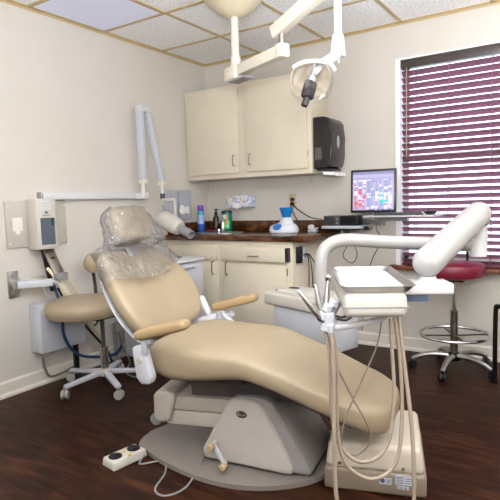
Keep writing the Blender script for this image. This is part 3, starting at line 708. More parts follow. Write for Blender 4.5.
# white wall box
a = PX(28, 304, 0, .0); b = PX(31, 352, 0, .0)
wbx = thing('junction_cabinet', 'white enamel utility box on left wall behind the saddle stool', 'utility box', (.06, a.y+.2, b.z))
m = MB(); m.bb((.001, a.y, b.z), (.12, a.y+.34, a.z), bevel=.004); m.build('cover', bwhite, wbx)
for zz in (b.z+.015, a.z-.02): MB().lathe([(.004, 0), (.003, .003)], (.06, a.y-.0005, zz), axis=(0, -1, 0), n=8).build('screw', dkgrey, wbx)
m = MB(); m.bb((.05, a.y+.28, .02), (.075, a.y+.31, b.z)); m.build('support_leg', black, wbx)
# small pipes right of stool column
a = PX(111, 320, 0, 0)
ob = thing('pipe_outlet', 'small white outlet box with grey pipe low on left wall', 'outlet', (.01, a.y, a.z))
m = MB(); m.box((.012, a.y, a.z), (.022, .05, .06), bevel=.003); m.build('box', white, ob)
m = MB(); m.cyl((.03, a.y, a.z-.02), (.03, a.y+.005, .03), .012); m.build('pipe', greyp, ob)
hose('conduit', 'grey looped cable on the floor right of the stool column', [PX(118, 332, 0, .05), PX(124, 350, 0, .1), PX(130, 362, 0, .2), PX(126, 372, 2, .012), PX(136, 377, 2, .012), PX(150, 372, 2, .012)], .006, greyp, 'cable')

# mobile cart behind the chair
ct = thing('mobile_cart', 'white drawer cart standing behind the dental chair back', 'cart', (.42, -1.12, 0))
cx0, cx1, cy0, cy1, czt = .20, .655, -1.32, -.935, .775
m = MB(); m.bb((cx0, cy0, .07), (cx1-.01, cy1, czt-.03), bevel=.006); m.build('body', bwhite, ct)
m = MB(); m.bb((cx0-.012, cy0-.012, czt-.022), (cx1+.01, cy1+.012, czt), bevel=.006); m.build('top', white, ct)
m = MB(); m.bb((cx0+.01, cy0+.01, czt-.029), (cx1-.015, cy1-.01, czt-.0225)); m.build('lid_gap', black, ct)
for za, zb in ((.10, .30), (.305, .50), (.505, .735)):
    dw = MB().bb((cx1-.0095, cy0+.012, za), (cx1+.004, cy1-.012, zb), bevel=.003).build('drawer', bwhite, ct)
    MB().bb((cx1+.0045, cy0+.12, zb-.03), (cx1+.016, cy1-.12, zb-.018), bevel=.002).build('pull', greyp, dw)
for x in (cx0+.05, cx1-.05):
    for y in (cy0+.05, cy1-.05):
        m = MB(); m.lathe([(.028, -.011), (.03, -.008), (.03, .008), (.028, .011)], (x, y, .03), axis=(1, .3, 0), n=16); m.cyl((x, y, .05), (x, y, .0695), .012); m.build('caster', dkgrey, ct)

# ================================================================== STOOLS
def caster(m, c, ang, r=.029):
    ax = V(-sin(ang), cos(ang), 0)
    for s_ in (-1, 1):
        m.lathe([(r*.5, -.008), (r*.93, -.007), (r, -.003), (r, .003), (r*.93, .007), (r*.5, .008)], V(c.x, c.y, r)+ax*(s_*.013), axis=ax, n=18)
def fork(m, c, ang, ztop, r=.029):
    m.cyl((c.x, c.y, r), (c.x, c.y, ztop), .008)
    m.lathe([(r*.7, -.005), (r*.8, 0), (r*.7, .005)], (c.x, c.y, r+.006), axis=(-sin(ang), cos(ang), 0), n=14)
# assistant stool with saddle seat
sc_ = V(.405, -1.69, 0)
st = thing('rolling_stool', 'tan vinyl rolling stool with grey five-star base at left wall', 'stool', sc_)
seatc = PX(82, 306, 2, .52)
SC = V(seatc.x, seatc.y, 0); 
m = MB(); n = 40
def seat_ring(k, z, dz=0):
    out = []
    for i in range(n):
        t = 2*pi*i/n
        rx = .235*(1+.06*cos(2*t)); ry = .24
        x, y = rx*cos(t), ry*sin(t)
        zz = z + dz*((x/.2)**2)
        out.append(V(sc_.x+SCo[0]+x*k, sc_.y+SCo[1]+y*k, zz))
    return out
SCo = (-.09, -.07)
m.ring_loft([seat_ring(.3, .475), seat_ring(.75, .472), seat_ring(.93, .478), seat_ring(1, .505), seat_ring(1.0, .535), seat_ring(.96, .56), seat_ring(.86, .578), seat_ring(.6, .588), seat_ring(.3, .59), seat_ring(.05, .59)])
m.build('seat', tan, st)
m = MB(); m.box((sc_.x, sc_.y, .463), (.16, .2, .018), bevel=.003); m.bar((sc_.x, sc_.y, .46), (sc_.x-.2, sc_.y+.12, .46), .03, .014); m.tube([(sc_.x+.03, sc_.y-.05, .455), (sc_.x+.1, sc_.y-.13, .45), (sc_.x+.12, sc_.y-.16, .448)], .006); m.build('seat_plate', black, st)
m = MB(); m.cyl((sc_.x, sc_.y, .26), (sc_.x, sc_.y, .456), .014); m.build('gas_rod', dkgrey, st)
m = MB(); m.lathe([(.026, .09), (.026, .24), (.03, .243), (.03, .262), (.02, .265)], sc_); m.build('column', chrome, st)
m = MB(); m.lathe([(.045, .075), (.052, .082), (.05, .105), (.035, .118), (.028, .12)], sc_); m.build('hub', shell, st)
for k in range(5):
    an = radians(-97+72*k); d = V(cos(an), sin(an), 0); e = sc_+d*.288
    m = MB(); m.bar(sc_+d*.03+V(0, 0, .096), e+V(0, 0, .075), .045, .03, bevel=.01, taper=(.85, .8)); lg = m.build('leg', bwhite, st)
    m = MB(); fork(m, e, an+.8, .068); m.build('caster_fork', greyp, lg)
    m = MB(); caster(m, e, an+.8); m.build('caster', mat('caster_grey', (166, 162, 158), .4), lg)
# round back pad of stool
bpz = PX(94, 263, 0, .16)
m = MB(); axd = V(.85, -.5, .1)
m.lathe([(.02, -.03), (.055, -.028), (.068, -.015), (.07, .0), (.066, .016), (.05, .028), (.02, .034)], bpz, axis=axd); m.build('back_pad', mat('tan_dark_vinyl', (156, 138, 108), .45), st)
m = MB(); m.tube([bpz-axd.normalized()*.03, bpz-axd.normalized()*.06+V(0, 0, -.05), V(sc_.x-.24, sc_.y+.16, .60), V(sc_.x-.2, sc_.y+.12, .46)], .011); m.build('back_stem', black, st)

# burgundy stool
bs = V(2.275, -.325, 0)
st = thing('drafting_stool', 'burgundy vinyl rolling stool with chrome foot ring by the window', 'stool', bs)
szb = PX(448, 277, 1, bs.y-.0).z
zc = szb
m = MB(); m.lathe([(.1, zc), (.17, zc+.002), (.195, zc+.015), (.2, zc+.035), (.2, zc+.07), (.19, zc+.09), (.15, zc+.1), (.05, zc+.103), (.001, zc+.103)], bs+V(-.01, 0, 0), n=40); m.build('seat', burg, st)
m = MB(); m.box(bs+V(0, 0, zc-.012), (.14, .14, .02), bevel=.003); m.build('seat_plate', black, st)
m = MB(); m.cyl(bs+V(0, 0, .3), bs+V(0, 0, zc-.02), .013); m.build('gas_rod', chrome, st)
m = MB(); m.lathe([(.025, .1), (.025, .40), (.02, .405)], bs); m.build('column', nickel, st)
m = MB(); m.tube([bs+V(.215*cos(t*pi/18), .215*sin(t*pi/18), .245) for t in range(36)], .011, n=8, k=1, closed=True)
fr_ = m.build('foot_ring', chrome, st)
m = MB()
for k in range(4):
    an = radians(30+90*k); m.bar(bs+V(0, 0, .235), bs+V(cos(an)*.208, sin(an)*.208, .24), .018, .008)
m.build('ring_spokes', blackm, fr_)
m = MB(); m.lathe([(.04, .07), (.045, .09), (.035, .12), (.026, .125)], bs); m.build('hub', blackm, st)
for k in range(5):
    an = radians(-93+72*k); d = V(cos(an), sin(an), 0); e = bs+d*.265
    m = MB(); m.tube([bs+d*.02+V(0, 0, .1), bs+d*.12+V(0, 0, .105), bs+d*.2+V(0, 0, .09), e+V(0, 0, .062)], lambda t: .02-.006*t, n=10); lg = m.build('leg', steel, st)
    m = MB(); fork(m, e, an+.6, .06, .025); m.build('caster_fork', black, lg)
    m = MB(); caster(m, e, an+.6, .025); m.build('caster', black, lg)
bq = PX(466, 229, 1, -.13)
m = MB(); m.box(bq+V(0, 0, .0), (.20, .05, .085), bevel=.022, seg=4); m.build('backrest', burg, st)
m = MB(); m.tube([bq+V(0, .02, -.02), bq+V(0, .045, -.1), V(bq.x, -.085, zc+.02), V(bs.x, -.15, zc-.012), bs+V(0, .05, zc-.012)], .009); m.build('back_stem', blackm, st)

# black chair at the frame's right edge
q = PX(494, 381, 2, 0)
fl = V(2.545, -.46, 0)
bc2 = thing('black_frame_chair', 'black metal tube frame chair cut off at the right edge', 'chair', fl)
m = MB(); zt3 = PX(499, 305, 1, fl.y).z
m.tube([(fl.x, fl.y, .012), (fl.x, fl.y, zt3-.05), (fl.x+.015, fl.y-.01, zt3-.012), (fl.x+.06, fl.y-.04, zt3), (fl.x+.22, fl.y-.16, zt3), (fl.x+.27, fl.y-.2, zt3-.01), (fl.x+.285, fl.y-.21, zt3-.05), (fl.x+.285, fl.y-.21, .012)], .014, n=12); m.build('side_frame', blackm, bc2)
m = MB(); m.tube([(fl.x+.36, fl.y+.28, .012), (fl.x+.36, fl.y+.28, zt3-.05), (fl.x+.39, fl.y+.26, zt3), (fl.x+.6, fl.y+.1, zt3), (fl.x+.645, fl.y+.07, zt3-.05), (fl.x+.645, fl.y+.07, .012)], .014, n=12); m.build('side_frame', blackm, bc2)
m = MB(); m.box((fl.x+.33, fl.y+.035, zt3-.2), (.4, .42, .05), bevel=.02, rot=radians(38)); m.build('seat', black, bc2)
for p_ in ((fl.x, fl.y), (fl.x+.285, fl.y-.21), (fl.x+.36, fl.y+.28), (fl.x+.645, fl.y+.07)): MB().lathe([(.017, 0), (.017, .02), (.014, .022)], (p_[0], p_[1], 0)).build('foot_cap', black, bc2)

# ================================================================== DENTAL CHAIR
O = V(1.746, -1.977, 0); A8 = radians(8)
dc = thing('dental_chair', 'tan upholstered reclining dental chair on grey lift base in mid room', 'dental chair', O, A8)
TL = Matrix.Translation(O) @ Matrix.Rotation(A8, 4, 'Z')
TB = Matrix.Translation(O) @ Matrix.Rotation(radians(18), 4, 'Z')
def superell(a, b, n, e):
    out = []
    for i in range(n):
        t = 2*pi*i/n; c, s_ = cos(t), sin(t)
        out.append((a*math.copysign(abs(c)**(2/e), c), b*math.copysign(abs(s_)**(2/e), s_)))
    return out
def interp(tab, t):
    for (a, va), (b, vb) in zip(tab, tab[1:]):
        if t <= b:
            k = (t-a)/(b-a); k = k*k*(3-2*k) if False else k
            return va+(vb-va)*k
    return tab[-1][1]
def csp(tab, N):   # Catmull-Rom through a table of tuples
    P = tab; out = []; n = len(P)
    for i in range(n-1):
        a, b, c, d = P[max(i-1, 0)], P[i], P[i+1], P[min(i+2, n-1)]
        for j in range(N):
            t = j/N; out.append(tuple(.5*(2*b[k]+(c[k]-a[k])*t+(2*a[k]-5*b[k]+4*c[k]-d[k])*t*t+(3*b[k]-a[k]-3*c[k]+d[k])*t**3) for k in range(len(b))))
    out.append(P[-1]); return out
CV = -.03
# seat + leg rest: (u, ztop, zbot, halfwidth)
prof = [(-.385, .53, .50, .16), (-.378, .556, .455, .21), (-.355, .578, .425, .245), (-.30, .588, .405, .27), (-.2, .584, .405, .285), (-.08, .578, .418, .285), (.02, .576, .435, .28), (.10, .565, .44, .272),
        (.20, .535, .415, .262), (.32, .495, .375, .252), (.44, .452, .328, .24), (.54, .415, .292, .222), (.595, .393, .275, .195), (.63, .372, .275, .15), (.645, .345, .295, .09)]
m = MB(TL); rings = []
for u, zt, zb, hw in csp(prof, 4):
    zc = (zt+zb)/2; hz = (zt-zb)/2
    rings.append([V(u, CV+a, zc+b - .012*(1-(a/.28)**2)*(1 if b > 0 else 0)*(1 if u < .5 else .3)) for a, b in superell(hw, hz, 44, 4.2)])
m.ring_loft(rings); m.build('seat', tan, dc, sharp=80)
# under frame
m = MB(TL); m.bar(V(-.34, CV, .395), V(.05, CV, .415), .34, .03, bevel=.006); m.bar(V(.05, CV, .415), V(.5, CV, .28), .26, .018, bevel=.005); m.build('seat_frame', dkgrey, dc)
# backrest
SV = V(-.285, 0, .38).normalized(); NV = V(0, 0, 0)+V(.38, 0, .285).normalized()
a0 = V(-.36, 0, .58)
bp_tab = [(.005, .10, .02, -.01), (.012, .17, .035, -.012), (.035, .235, .045, -.01), (.08, .275, .052, -.005), (.16, .30, .056, 0), (.25, .298, .056, .002), (.34, .276, .054, .0), (.42, .24, .05, -.002), (.465, .205, .042, -.006), (.49, .16, .03, -.01), (.498, .10, .012, -.012)]
m = MB(TL); rings = []
for s_, hw, ht, off in csp(bp_tab, 4):
    c = a0+SV*s_+NV*(off-.05)
    ring = []
    for a, b in superell(hw, ht, 44, 3.4):
        curl = .045*(abs(a)/.3)**2
        ring.append(c+V(0, a, 0)+NV*(b+curl-.012))
    rings.append(ring)
m.ring_loft(rings); m.build('backrest', tan, dc, sharp=80)
m = MB(TL); rings = []
for s_, hw, ht, off in csp([(-.0, .2, .01, 0), (.06, .26, .016, 0), (.16, .29, .016, 0), (.28, .272, .016, 0), (.38, .225, .015, 0), (.46, .18, .012, 0), (.5, .10, .008, 0)], 3):
    c = a0+SV*s_+NV*(-.105)
    rings.append([c+V(0, a, 0)+NV*(b+.045*(abs(a)/.3)**2-.012) for a, b in superell(hw, ht, 36, 2.6)])
m.ring_loft(rings); m.build('back_shell', bwhite, dc, sharp=80)
# headrest
HC = a0+SV*.572+NV*.05+V(0, .005, 0)
HS = (SV+V(.25, 0, .1)).normalized(); HN = V(HS.z, 0, -HS.x)
m = MB(TL); rings = []
for t, hw, ht in csp([(-.09, .06, .015), (-.085, .09, .035), (-.065, .122, .045), (-.02, .14, .05), (.035, .138, .05), (.066, .12, .044), (.088, .09, .03), (.094, .05, .012)], 4):
    c = HC+HS*t
    rings.append([c+V(0, a, 0)+HN*(b-.02*abs(a)/.15*(-1)) for a, b in superell(hw, ht, 36, 2.8)])
m.ring_loft(rings); hr = m.build('headrest', tan, dc, sharp=80)
m = MB(TL); m.bar(a0+SV*.40-NV*.03, HC-HN*.03, .09, .014, up=NV); m.build('headrest_bar', chrome, hr)
m = MB(TL); m.bar(a0+SV*.475+NV*.0, a0+SV*.53-NV*.0, .26, .012, up=NV, bevel=.002); m.build('chrome_bracket', chrome, hr)
# armrests
def arm(v, du, name='armrest'):
    m = MB(TL); p0 = V(-.345+du, v, .625); p1 = V(-.10+du, v+.01, .69)
    rings = []; d = (p1-p0); L = d.length; d.normalize(); up = V(-d.z, 0, d.x)
    for t, hw, ht in csp([(0, .02, .008), (.008, .03, .017), (.03, .034, .022), (L*.5, .036, .023), (L-.03, .034, .022), (L-.006, .028, .016), (L, .018, .008)], 4):
        rings.append([p0+d*t+V(0, a, 0)+up*b for a, b in superell(hw, ht, 24, 3)])
    m.ring_loft(rings); ar = m.build(name, mat('tan_armrest', (162, 138, 102), .4, var=.05), dc, sharp=80)
    m = MB(TL); k = p0+d*.035; m.bar(k+V(0, 0, -.02), k+V(-.005, .01, -.09), .024, .026, bevel=.006); m.box(k+V(.01, 0, -.026), (.06, .026, .012), bevel=.004); m.build('armrest_post', bwhite, ar)
    return ar
arm(-.375, 0); arm(.235, .02)
# hinge covers (white links) near and far
m = MB(TL)
def qv(a, b, d): return V(a, d, b)
m.prism([(-.385, .568), (-.35, .578), (-.318, .56), (-.285, .445), (-.30, .415), (-.345, .412), (-.368, .44)], qv, -.37, -.325, bevel=.012); m.build('hinge_cover', bwhite, dc)
m = MB(TL); m.lathe([(.014, 0), (.012, .006)], (-.342, -.37, .515), axis=(0, -1, 0), n=16); m.build('hinge_cap', shell, dc)
m = MB(TL); m.tube([(-.22, .24, .60), (-.26, .25, .575), (-.33, .25, .565), (-.37, .25, .60), (-.42, .28, .66)], .018, n=10); m.prism([(-.42, .56), (-.30, .60), (-.30, .5), (-.38, .45)], qv, .20, .245, bevel=.008); m.build('back_link', bwhite, dc)
m = MB(TL); m.tube([(-.27, .235, .60), (-.24, .235, .57), (-.20, .235, .54)], .014); m.build('armrest_bracket', bwhite, dc)
# lift arms: built in the base frame
m = MB(TB)
m.prism([(-.43, .20), (-.43, .31), (-.40, .33), (-.35, .33), (-.32, .31), (-.35, .19), (-.40, .175)], qv, -.15, .13, bevel=.018); m.build('pivot_housing', shell, dc)
m = MB(TB); m.bb((-.38, -.12, .235), (.0, .11, .30), bevel=.008); m.build('upper_lift_arm', shell, dc)
m = MB(TB); m.bb((-.38, -.12, .165), (.0, .11, .231), bevel=.008); m.build('lower_lift_arm', shell, dc)
m = MB(TB); m.bb((-.26, -.10, .305), (-.02, .10, .40), bevel=.004); m.build('seat_support', mat('grey_steel_block', (98, 92, 90), .35, .3), dc)
m = MB(TB); m.bb((-.02, -.13, .31), (.28, .11, .385), bevel=.01); m.build('tilt_box', dkgrey, dc)
m = MB(TB); m.lathe([(.022, -.01), (.028, -.007), (.028, .007), (.022, .01)], (-.44, -.10, .175), axis=(0, 1, 0), n=18); m.build('guide_roller', greyp, dc)
# base cover
zc0, zc1 = .03, .325
m = MB(TL)
poly = [(-.17, zc0), (.245, zc0), (.255, zc0+.03), (.125, zc1-.03), (.09, zc1), (-.02, zc1), (-.05, zc1-.025), (-.18, zc0+.04)]
m.prism(poly, qv, -.17, .18, bevel=.022, seg=4); m.build('base_cover', mat('cover_shell', (190, 184, 178), .38), dc)
m = MB(TL)
poly = [(-.15, zc0), (.315, zc0), (.325, zc0+.02), (.16, zc1-.01), (.12, zc1+.012), (-.0, zc1+.01)]
m.prism(poly, qv, -.145, .19, bevel=.018, seg=3); m.build('side_cover', mat('cover_shell_shaded', (150, 146, 144), .35), dc)  # darker grey puts the shade of this side into the colour
m = MB(TL); m.ell((-.02+.045, -.171, .262), (.026, .003, .0155)); bg_ = m.build('maker_badge', mat('bronze_badge', (72, 60, 52), .35, .4), dc)
m = MB(TL)
def stroke(pts, r=.0016): m.tube([V(a, -.1745, b) for a, b in pts], r, n=6, k=3)
stroke([(.008, .256), (.008, .270), (.014, .270), (.014, .264), (.008, .263), (.015, .256)]); stroke([(.018, .261), (.018, .257), (.023, .257), (.023, .261), (.018, .261)])
stroke([(.026, .262), (.029, .257), (.032, .262)]); stroke([(.035, .257), (.036, .262), (.040, .261), (.040, .257)]); stroke([(.044, .257), (.044, .268)])
m.build('badge_lettering', mat('badge_letter', (176, 162, 140), .4, .3), bg_)
# release lever
m = MB(TL); L0 = V(-.105, -.195, .115); L1 = V(-.03, -.225, .055)
m.bar(L0, L1, .022, .014, up=(0, 1, 0)); m.cyl(V(-.105, -.165, .115), L0+V(0, -.012, 0), .01); lv = m.build('release_lever', bwhite, dc)
for p_ in (L0, L1): MB(TL).lathe([(.013, 0), (.015, .004), (.015, .028), (.011, .032)], p_+V(0, -.005, 0), axis=(0, -1, 0), n=14).build('lever_knob', mat('beige_knob', (186, 164, 124), .35), lv)
# base plate
m = MB(TB)
out = [(-.56, -.06), (-.575, .06), (-.53, .16), (-.44, .27), (-.2, .29), (.3, .28), (.38, .2), (.385, .0), (.36, -.10), (.30, -.19), (.2, -.255), (.07, -.295), (-.07, -.295), (-.22, -.255), (-.38, -.18), (-.5, -.10)]
pl = [tuple(p) for p in [(q.x, q.y) for q in smooth_path([V(a, b, 0) for a, b in out], 4, True)]]
m.prism(pl, lambda a, b, d: V(a, b, d), .0, .02, bevel=.006, seg=2); m.build('base_plate', platem, dc)
m = MB(TL); m.bar(V(.20, .10, .33), V(.42, .05, .16), .05, .04, bevel=.005); m.build('cable_duct', mat('bronze_duct', (120, 92, 66), .5), dc)

# plastic cover over head end
pc = MB(TL); NR = 30; NC = 64
rings = []
def shape(t):   # centre, half width, half thickness along the back
    s = .30+.44*t
    if s < .50:
        hw = interp([(0, .30), (.30, .285), (.42, .247), (.5, .215), (.6, .2)], s)+.008; ht = .066; c = a0+SV*s+NV*(-.048+.01); nrm = NV
    else:
        k = (s-.50)/.24
        hw = interp([(0, .215), (.25, .17), (.6, .152), (.85, .135), (1, .07)], k); ht = interp([(0, .068), (.4, .068), (.8, .055), (1, .02)], k)
        c = HC+HS*(-.11+.215*k); nrm = HN
    return c, hw, ht, nrm
for i in range(NR+1):
    t = i/NR; c, hw, ht, nrm = shape(t); ring = []
    for j, (a, b) in enumerate(superell(hw, ht, NC, 2.8)):
        curl = .045*(abs(a)/.3)**2*(1-min(1, t*1.4))
        p = c+V(0, a, 0)+nrm*(b+curl)
        rag = (1-min(1, t*6))*(-.03*cos(a*9)+.006*sin(a*60)+.03*(a/.3))
        p = p+SV*rag
        nz_ = noise.fractal(p*13, .9, 2.0, 4)
        out_ = (V(0, a, 0)*1.0+nrm*b).normalized() if (abs(a)+abs(b)) > 0 else nrm
        p = p+out_*(.006+.016*abs(nz_)+(.018*max(0, noise.noise(p*9+V(3, 1, 7)))) * (1.5 if abs(a) > hw*.8 else .5))
        ring.append(p)
    rings.append(ring)
pc.ring_loft(rings, cap=False)
pco = pc.build('plastic_cover', film, sharp=180)
tag(pco, 'clear crinkled plastic sleeve over the dental chair headrest and upper back', 'plastic cover')
# hanging loose flap of film on both sides
# ------------------------------------------------------------------ floor junction box
jb = thing('floor_junction_box', 'cream floor utility box with taupe base under the foot end', 'utility box', (TB @ V(.545, 0, 0)), radians(18))
m = MB(TB); m.box((.545, 0, .046), (.395, .425, .092), bevel=.014, seg=3); lowb = m.build('lower_band', band, jb)
m = MB(TB); m.box((.545, 0, .14), (.385, .415, .105), bevel=.022, seg=4, taper=(.93, .93)); m.build('upper_cover', mat('box_cream', (206, 196, 180), .38), jb)
fv = -.2135
for u in (.41, .655): MB(TB).lathe([(.006, 0), (.006, .003), (.003, .004)], (u, -.207, .112), axis=(0, -1, 0), n=10).build('screw', nickel, jb)
stk = mat('sticker_pale', (196, 200, 212), .55); dkp = mat('sticker_print', (70, 74, 92), .6)
for (u0, u1, z0_, z1_) in ((.565, .612, .046, .072), (.625, .70, .05, .088)):
    s_ = MB(TB).bb((u0, fv-.001, z0_), (u1, fv+.001, z1_)).build('label_sticker', stk, jb)
    m = MB(TB)
    if u0 < .6:
        m.lathe([(.009, 0), (.009, .0006)], (u0+.012, fv-.001, z0_+.014), axis=(0, -1, 0), n=16)
        for k in range(3): m.bb((u0+.025, fv-.0016, z0_+.006+.006*k), (u1-.004, fv-.001, z0_+.008+.006*k))
    else:
        for k in range(5): m.bb((u0+.004, fv-.0016, z0_+.005+.0065*k), (u0+.03, fv-.001, z0_+.007+.0065*k))
        for k in range(3): m.bb((u0+.038, fv-.0016, z0_+.008+.009*k), (u1-.006, fv-.001, z0_+.010+.009*k))
    m.build('sticker_print', dkp, s_)
s_ = MB(TB).bb((.632, fv-.001, .032), (.676, fv+.001, .045)).build('approval_marks', stk, jb)
m = MB(TB)
def mark(u, w_): m.bb((u, fv-.0016, .034), (u+w_, fv-.001, .043))
def arcm(u, z, r, a0_, a1_):
    m.tube([V(u+r*cos(radians(a0_+(a1_-a0_)*i/6)), fv-.0014, z+r*sin(radians(a0_+(a1_-a0_)*i/6))) for i in range(7)], .0009, n=5, k=1)
arcm(.640, .0385, .004, 60, 300); arcm(.649, .0385, .004, 60, 300); m.bb((.645, fv-.0018, .038), (.651, fv-.001, .0392)); mark(.662, .004)
m.build('mark_print', dkp, s_)

# foot pedal
fp0 = PX(125, 457, 2, .02)
fpd = thing('foot_pedal', 'white foot control with two black round buttons on the floor', 'foot pedal', (fp0.x, fp0.y, 0))
dirp = (PX(139, 447, 2, 0)-PX(112, 459, 2, 0)); ang = math.atan2(dirp.y, dirp.x)
TF = Matrix.Translation((fp0.x, fp0.y, 0)) @ Matrix.Rotation(ang, 4, 'Z')
m = MB(TF); m.box((0, 0, .021), (.185, .10, .042), bevel=.01, seg=3, taper=(.94, .9)); m.build('housing', cream, fpd)
for u in (-.05, .048):
    m = MB(TF); m.lathe([(.03, 0), (.03, .004), (.025, .006), (.016, .011), (.001, .012)], (u, 0, .0425)); m.build('button', black, fpd)
m = MB(TF); m.bb((-.01, -.045, .0424), (.01, -.03, .0432)); m.bb((-.008, .0, .0424), (.006, .012, .0434)); m.build('legend', mat('amber_mark', (200, 170, 60), .5), fpd)
pts = [TF @ V(.07, -.055, .018), PX(140, 464, 2, .005), PX(163, 461, 2, .005), PX(165, 473, 2, .005), PX(155, 489, 2, .005), PX(165, 496, 2, .005), PX(185, 488, 2, .005), PX(197, 470, 2, .007), PX(201, 462, 2, .018+.008), PX(207, 450, 2, .027)]
m = MB(TF.inverted() @ Matrix.Identity(4)) if False else MB(); m.tube(pts, .0042, n=8); m.build('cord', greyp, fpd)

# ================================================================== CUSPIDOR
cu = thing('cuspidor', 'cream cuspidor unit with dark round openings behind the leg rest', 'cuspidor', (1.68, -1.36, .38))
zt4 = .655
def cz(x, y, z=zt4): return PX(x, y, 2, z)
cL = cz(263, 291); cR = cz(330, 303)
dirc = (cR-cL); dirc.z = 0; wC = dirc.length; dirc.normalize(); perp = V(-dirc.y, dirc.x, 0)
TC = Matrix.Translation(V(cL.x, cL.y, 0)) @ Matrix.Rotation(math.atan2(dirc.y, dirc.x), 4, 'Z')
m = MB(TC); m.bb((0, 0, zt4-.075), (wC+.05, .20, zt4), bevel=.016, seg=3); m.bb((.10, .01, zt4-.05), (wC+.045, .19, zt4+.022), bevel=.014, seg=3); m.build('top_deck', cream, cu)
m = MB(TC); m.bb((.06, .02, .40), (wC+.03, .18, zt4-.07), bevel=.012); m.build('body', bwhite, cu)
m = MB(TC)
m.ell((.045, .08, zt4+.0005), (.026, .02, .0022)); m.build('drain_opening', black, cu)
m = MB(TC); m.ell((.155, .10, zt4+.0225), (.036, .028, .0025)); m.build('bowl_opening', mat('dark_opening', (40, 28, 26), .4), cu)
pv = V(wC+.0, .1, 0)
m = MB(TC); m.bar(V(.2, .0, .42), V(.2, -.22, .42), .05, .05); m.build('mount_arm', greyp, cu)

# ================================================================== DELIVERY ARM + TRAY UNIT
base = TC @ V(wC+.02, .1, zt4+.02)
dl = thing('delivery_unit', 'white curved-arm instrument delivery unit reaching over the leg rest', 'dental delivery unit', base)
dT = 2.36
pA = PD(321, 300, dT+.02); pB = PD(321, 262, dT); 
pA = V(pB.x, pB.y, base.z)
path = [pA, pA+(pB-pA)*.5, pB, PD(325, 249, dT), PD(336, 241.5, dT), PD(352, 240, dT), PD(385, 242, dT), PD(430, 243.5, dT), PD(468, 245, dT), PD(478, 244, dT-.01)]
m = MB(); m.tube(path, .030, n=20, k=8); m.build('swing_tube', mat('arm_cream', (164, 162, 160), .35), dl)
m = MB(); eb = PD(478, 250, dT-.01); m.cyl(eb+V(0, 0, -.028), eb+V(0, 0, .12), .038, n=24); m.cyl(eb+V(0, 0, .06), eb+V(0, 0, .068), .04, n=24); m.build('elbow', white, dl)
m = MB(); a = eb+V(0, 0, .17); m.lathe([(.035, 0), (.048, .01), (.048, .03)], eb+V(0, 0, .11)); m.build('elbow_collar', greyp, dl)
u1 = PD(478, 214, 2.30); u0 = PD(428, 262, 1.83)
m = MB()
dd = (u0-u1); L = dd.length
m.lathe([(.015, -.058), (.035, -.052), (.046, -.035), (.054, -.008), (.055, .02), (.0545, L*.5), (.053, L-.02), (.052, L+.01), (.044, L+.033), (.028, L+.046), (.01, L+.051)], u1, axis=dd, n=32)
m.build('main_arm', mat('arm_cream', (164, 162, 160), .35), dl)
nk = PD(427, 290, 1.83)
m = MB(); m.cyl(V(u0.x, u0.y, u0.z-.05), V(u0.x, u0.y, nk.z), .028, n=24); m.lathe([(.046, 0), (.044, .03), (.034, .05)], V(u0.x, u0.y, nk.z-.012)); m.build('neck', white, dl)
# tray head geometry
zT = .885
ctr = PX(368, 278, 2, zT); TA = YAW-radians(5.5)
dx = V(cos(TA), sin(TA), 0)
_l = PX(335, 279, 2, zT); _r = PX(400.5, 279, 2, zT); wT = (_r-_l).dot(dx)
_f = PX(372, 289, 2, zT); _b = PX(366, 268.5, 2, zT); hT = (_f-_b).length
TT = Matrix.Translation(V(ctr.x, ctr.y, zT)) @ Matrix.Rotation(TA, 4, 'Z')
m = MB(TT); m.bb((-wT/2+.005, -hT/2, -.088), (wT/2-.022, hT/2-.01, -.012), bevel=.02, seg=4); m.build('control_head', cream, dl)
m = MB(TT); m.bb((-wT/2+.004, -hT/2-.001, -.058), (wT/2-.021, hT/2-.009, -.054)); m.build('head_seam', greyp, dl)
bL = TT @ V(wT/2-.02, 0, -.035)
nkp = V(u0.x, u0.y, 0)
lp = TT.inverted() @ nkp
m = MB(TT); m.bb((wT/2-.02, min(lp.y-.05, -.02), -.06), (lp.x+.07, max(lp.y+.05, .06), -.022), bevel=.008, seg=3); m.build('support_bracket', white, dl)
m = MB(TT); m.bb((wT/2+.004, lp.y-.045, -.088), (wT/2+.10, lp.y+.02, -.0605), bevel=.003); m.build('pressure_gauge', mat('steel_blue', (120, 138, 170), .35, .3), dl)
# handle tube
dH = 1.66
m = MB(); hb0 = TT @ V(wT/2-.07, -hT/2+.03, -.086)
m.tube([PD(329, 328.5, dH), PD(345, 326.5, dH), PD(365, 323, dH), PD(381, 319, dH+.01), PD(388, 313, dH+.03), hb0], .0105, n=12); m.build('handle', white, dl)
# holder
hc = PD(327, 318, dH+.01)
hold = MB()
hold.box(PD(329, 320, dH), (.035, .03, .055), bevel=.008, rot=YAW)
for (x, y) in ((324, 316), (328, 308), (334, 303), (326, 327)): hold.lathe([(.013, -.012), (.017, -.01), (.017, .01), (.013, .012)], PD(x, y, dH), axis=(.3, .1, 1), n=14)
hold.bar(PD(330, 317, dH), PD(340, 300, dH+.09), .02, .022, bevel=.005)
hold.build('handpiece_holder', bwhite, dl)
m = MB()
for k, (x0_, y0_, x1_, y1_) in enumerate(((336, 316, 352, 308), (337, 319, 358, 310))): m.tube([PD(x0_, y0_, dH+.01), PD((x0_+x1_)/2, y0_+1, dH+.05), PD(x1_, y1_, dH+.1)], .0035, n=8)
m.build('rear_tubes', dkgrey, dl)
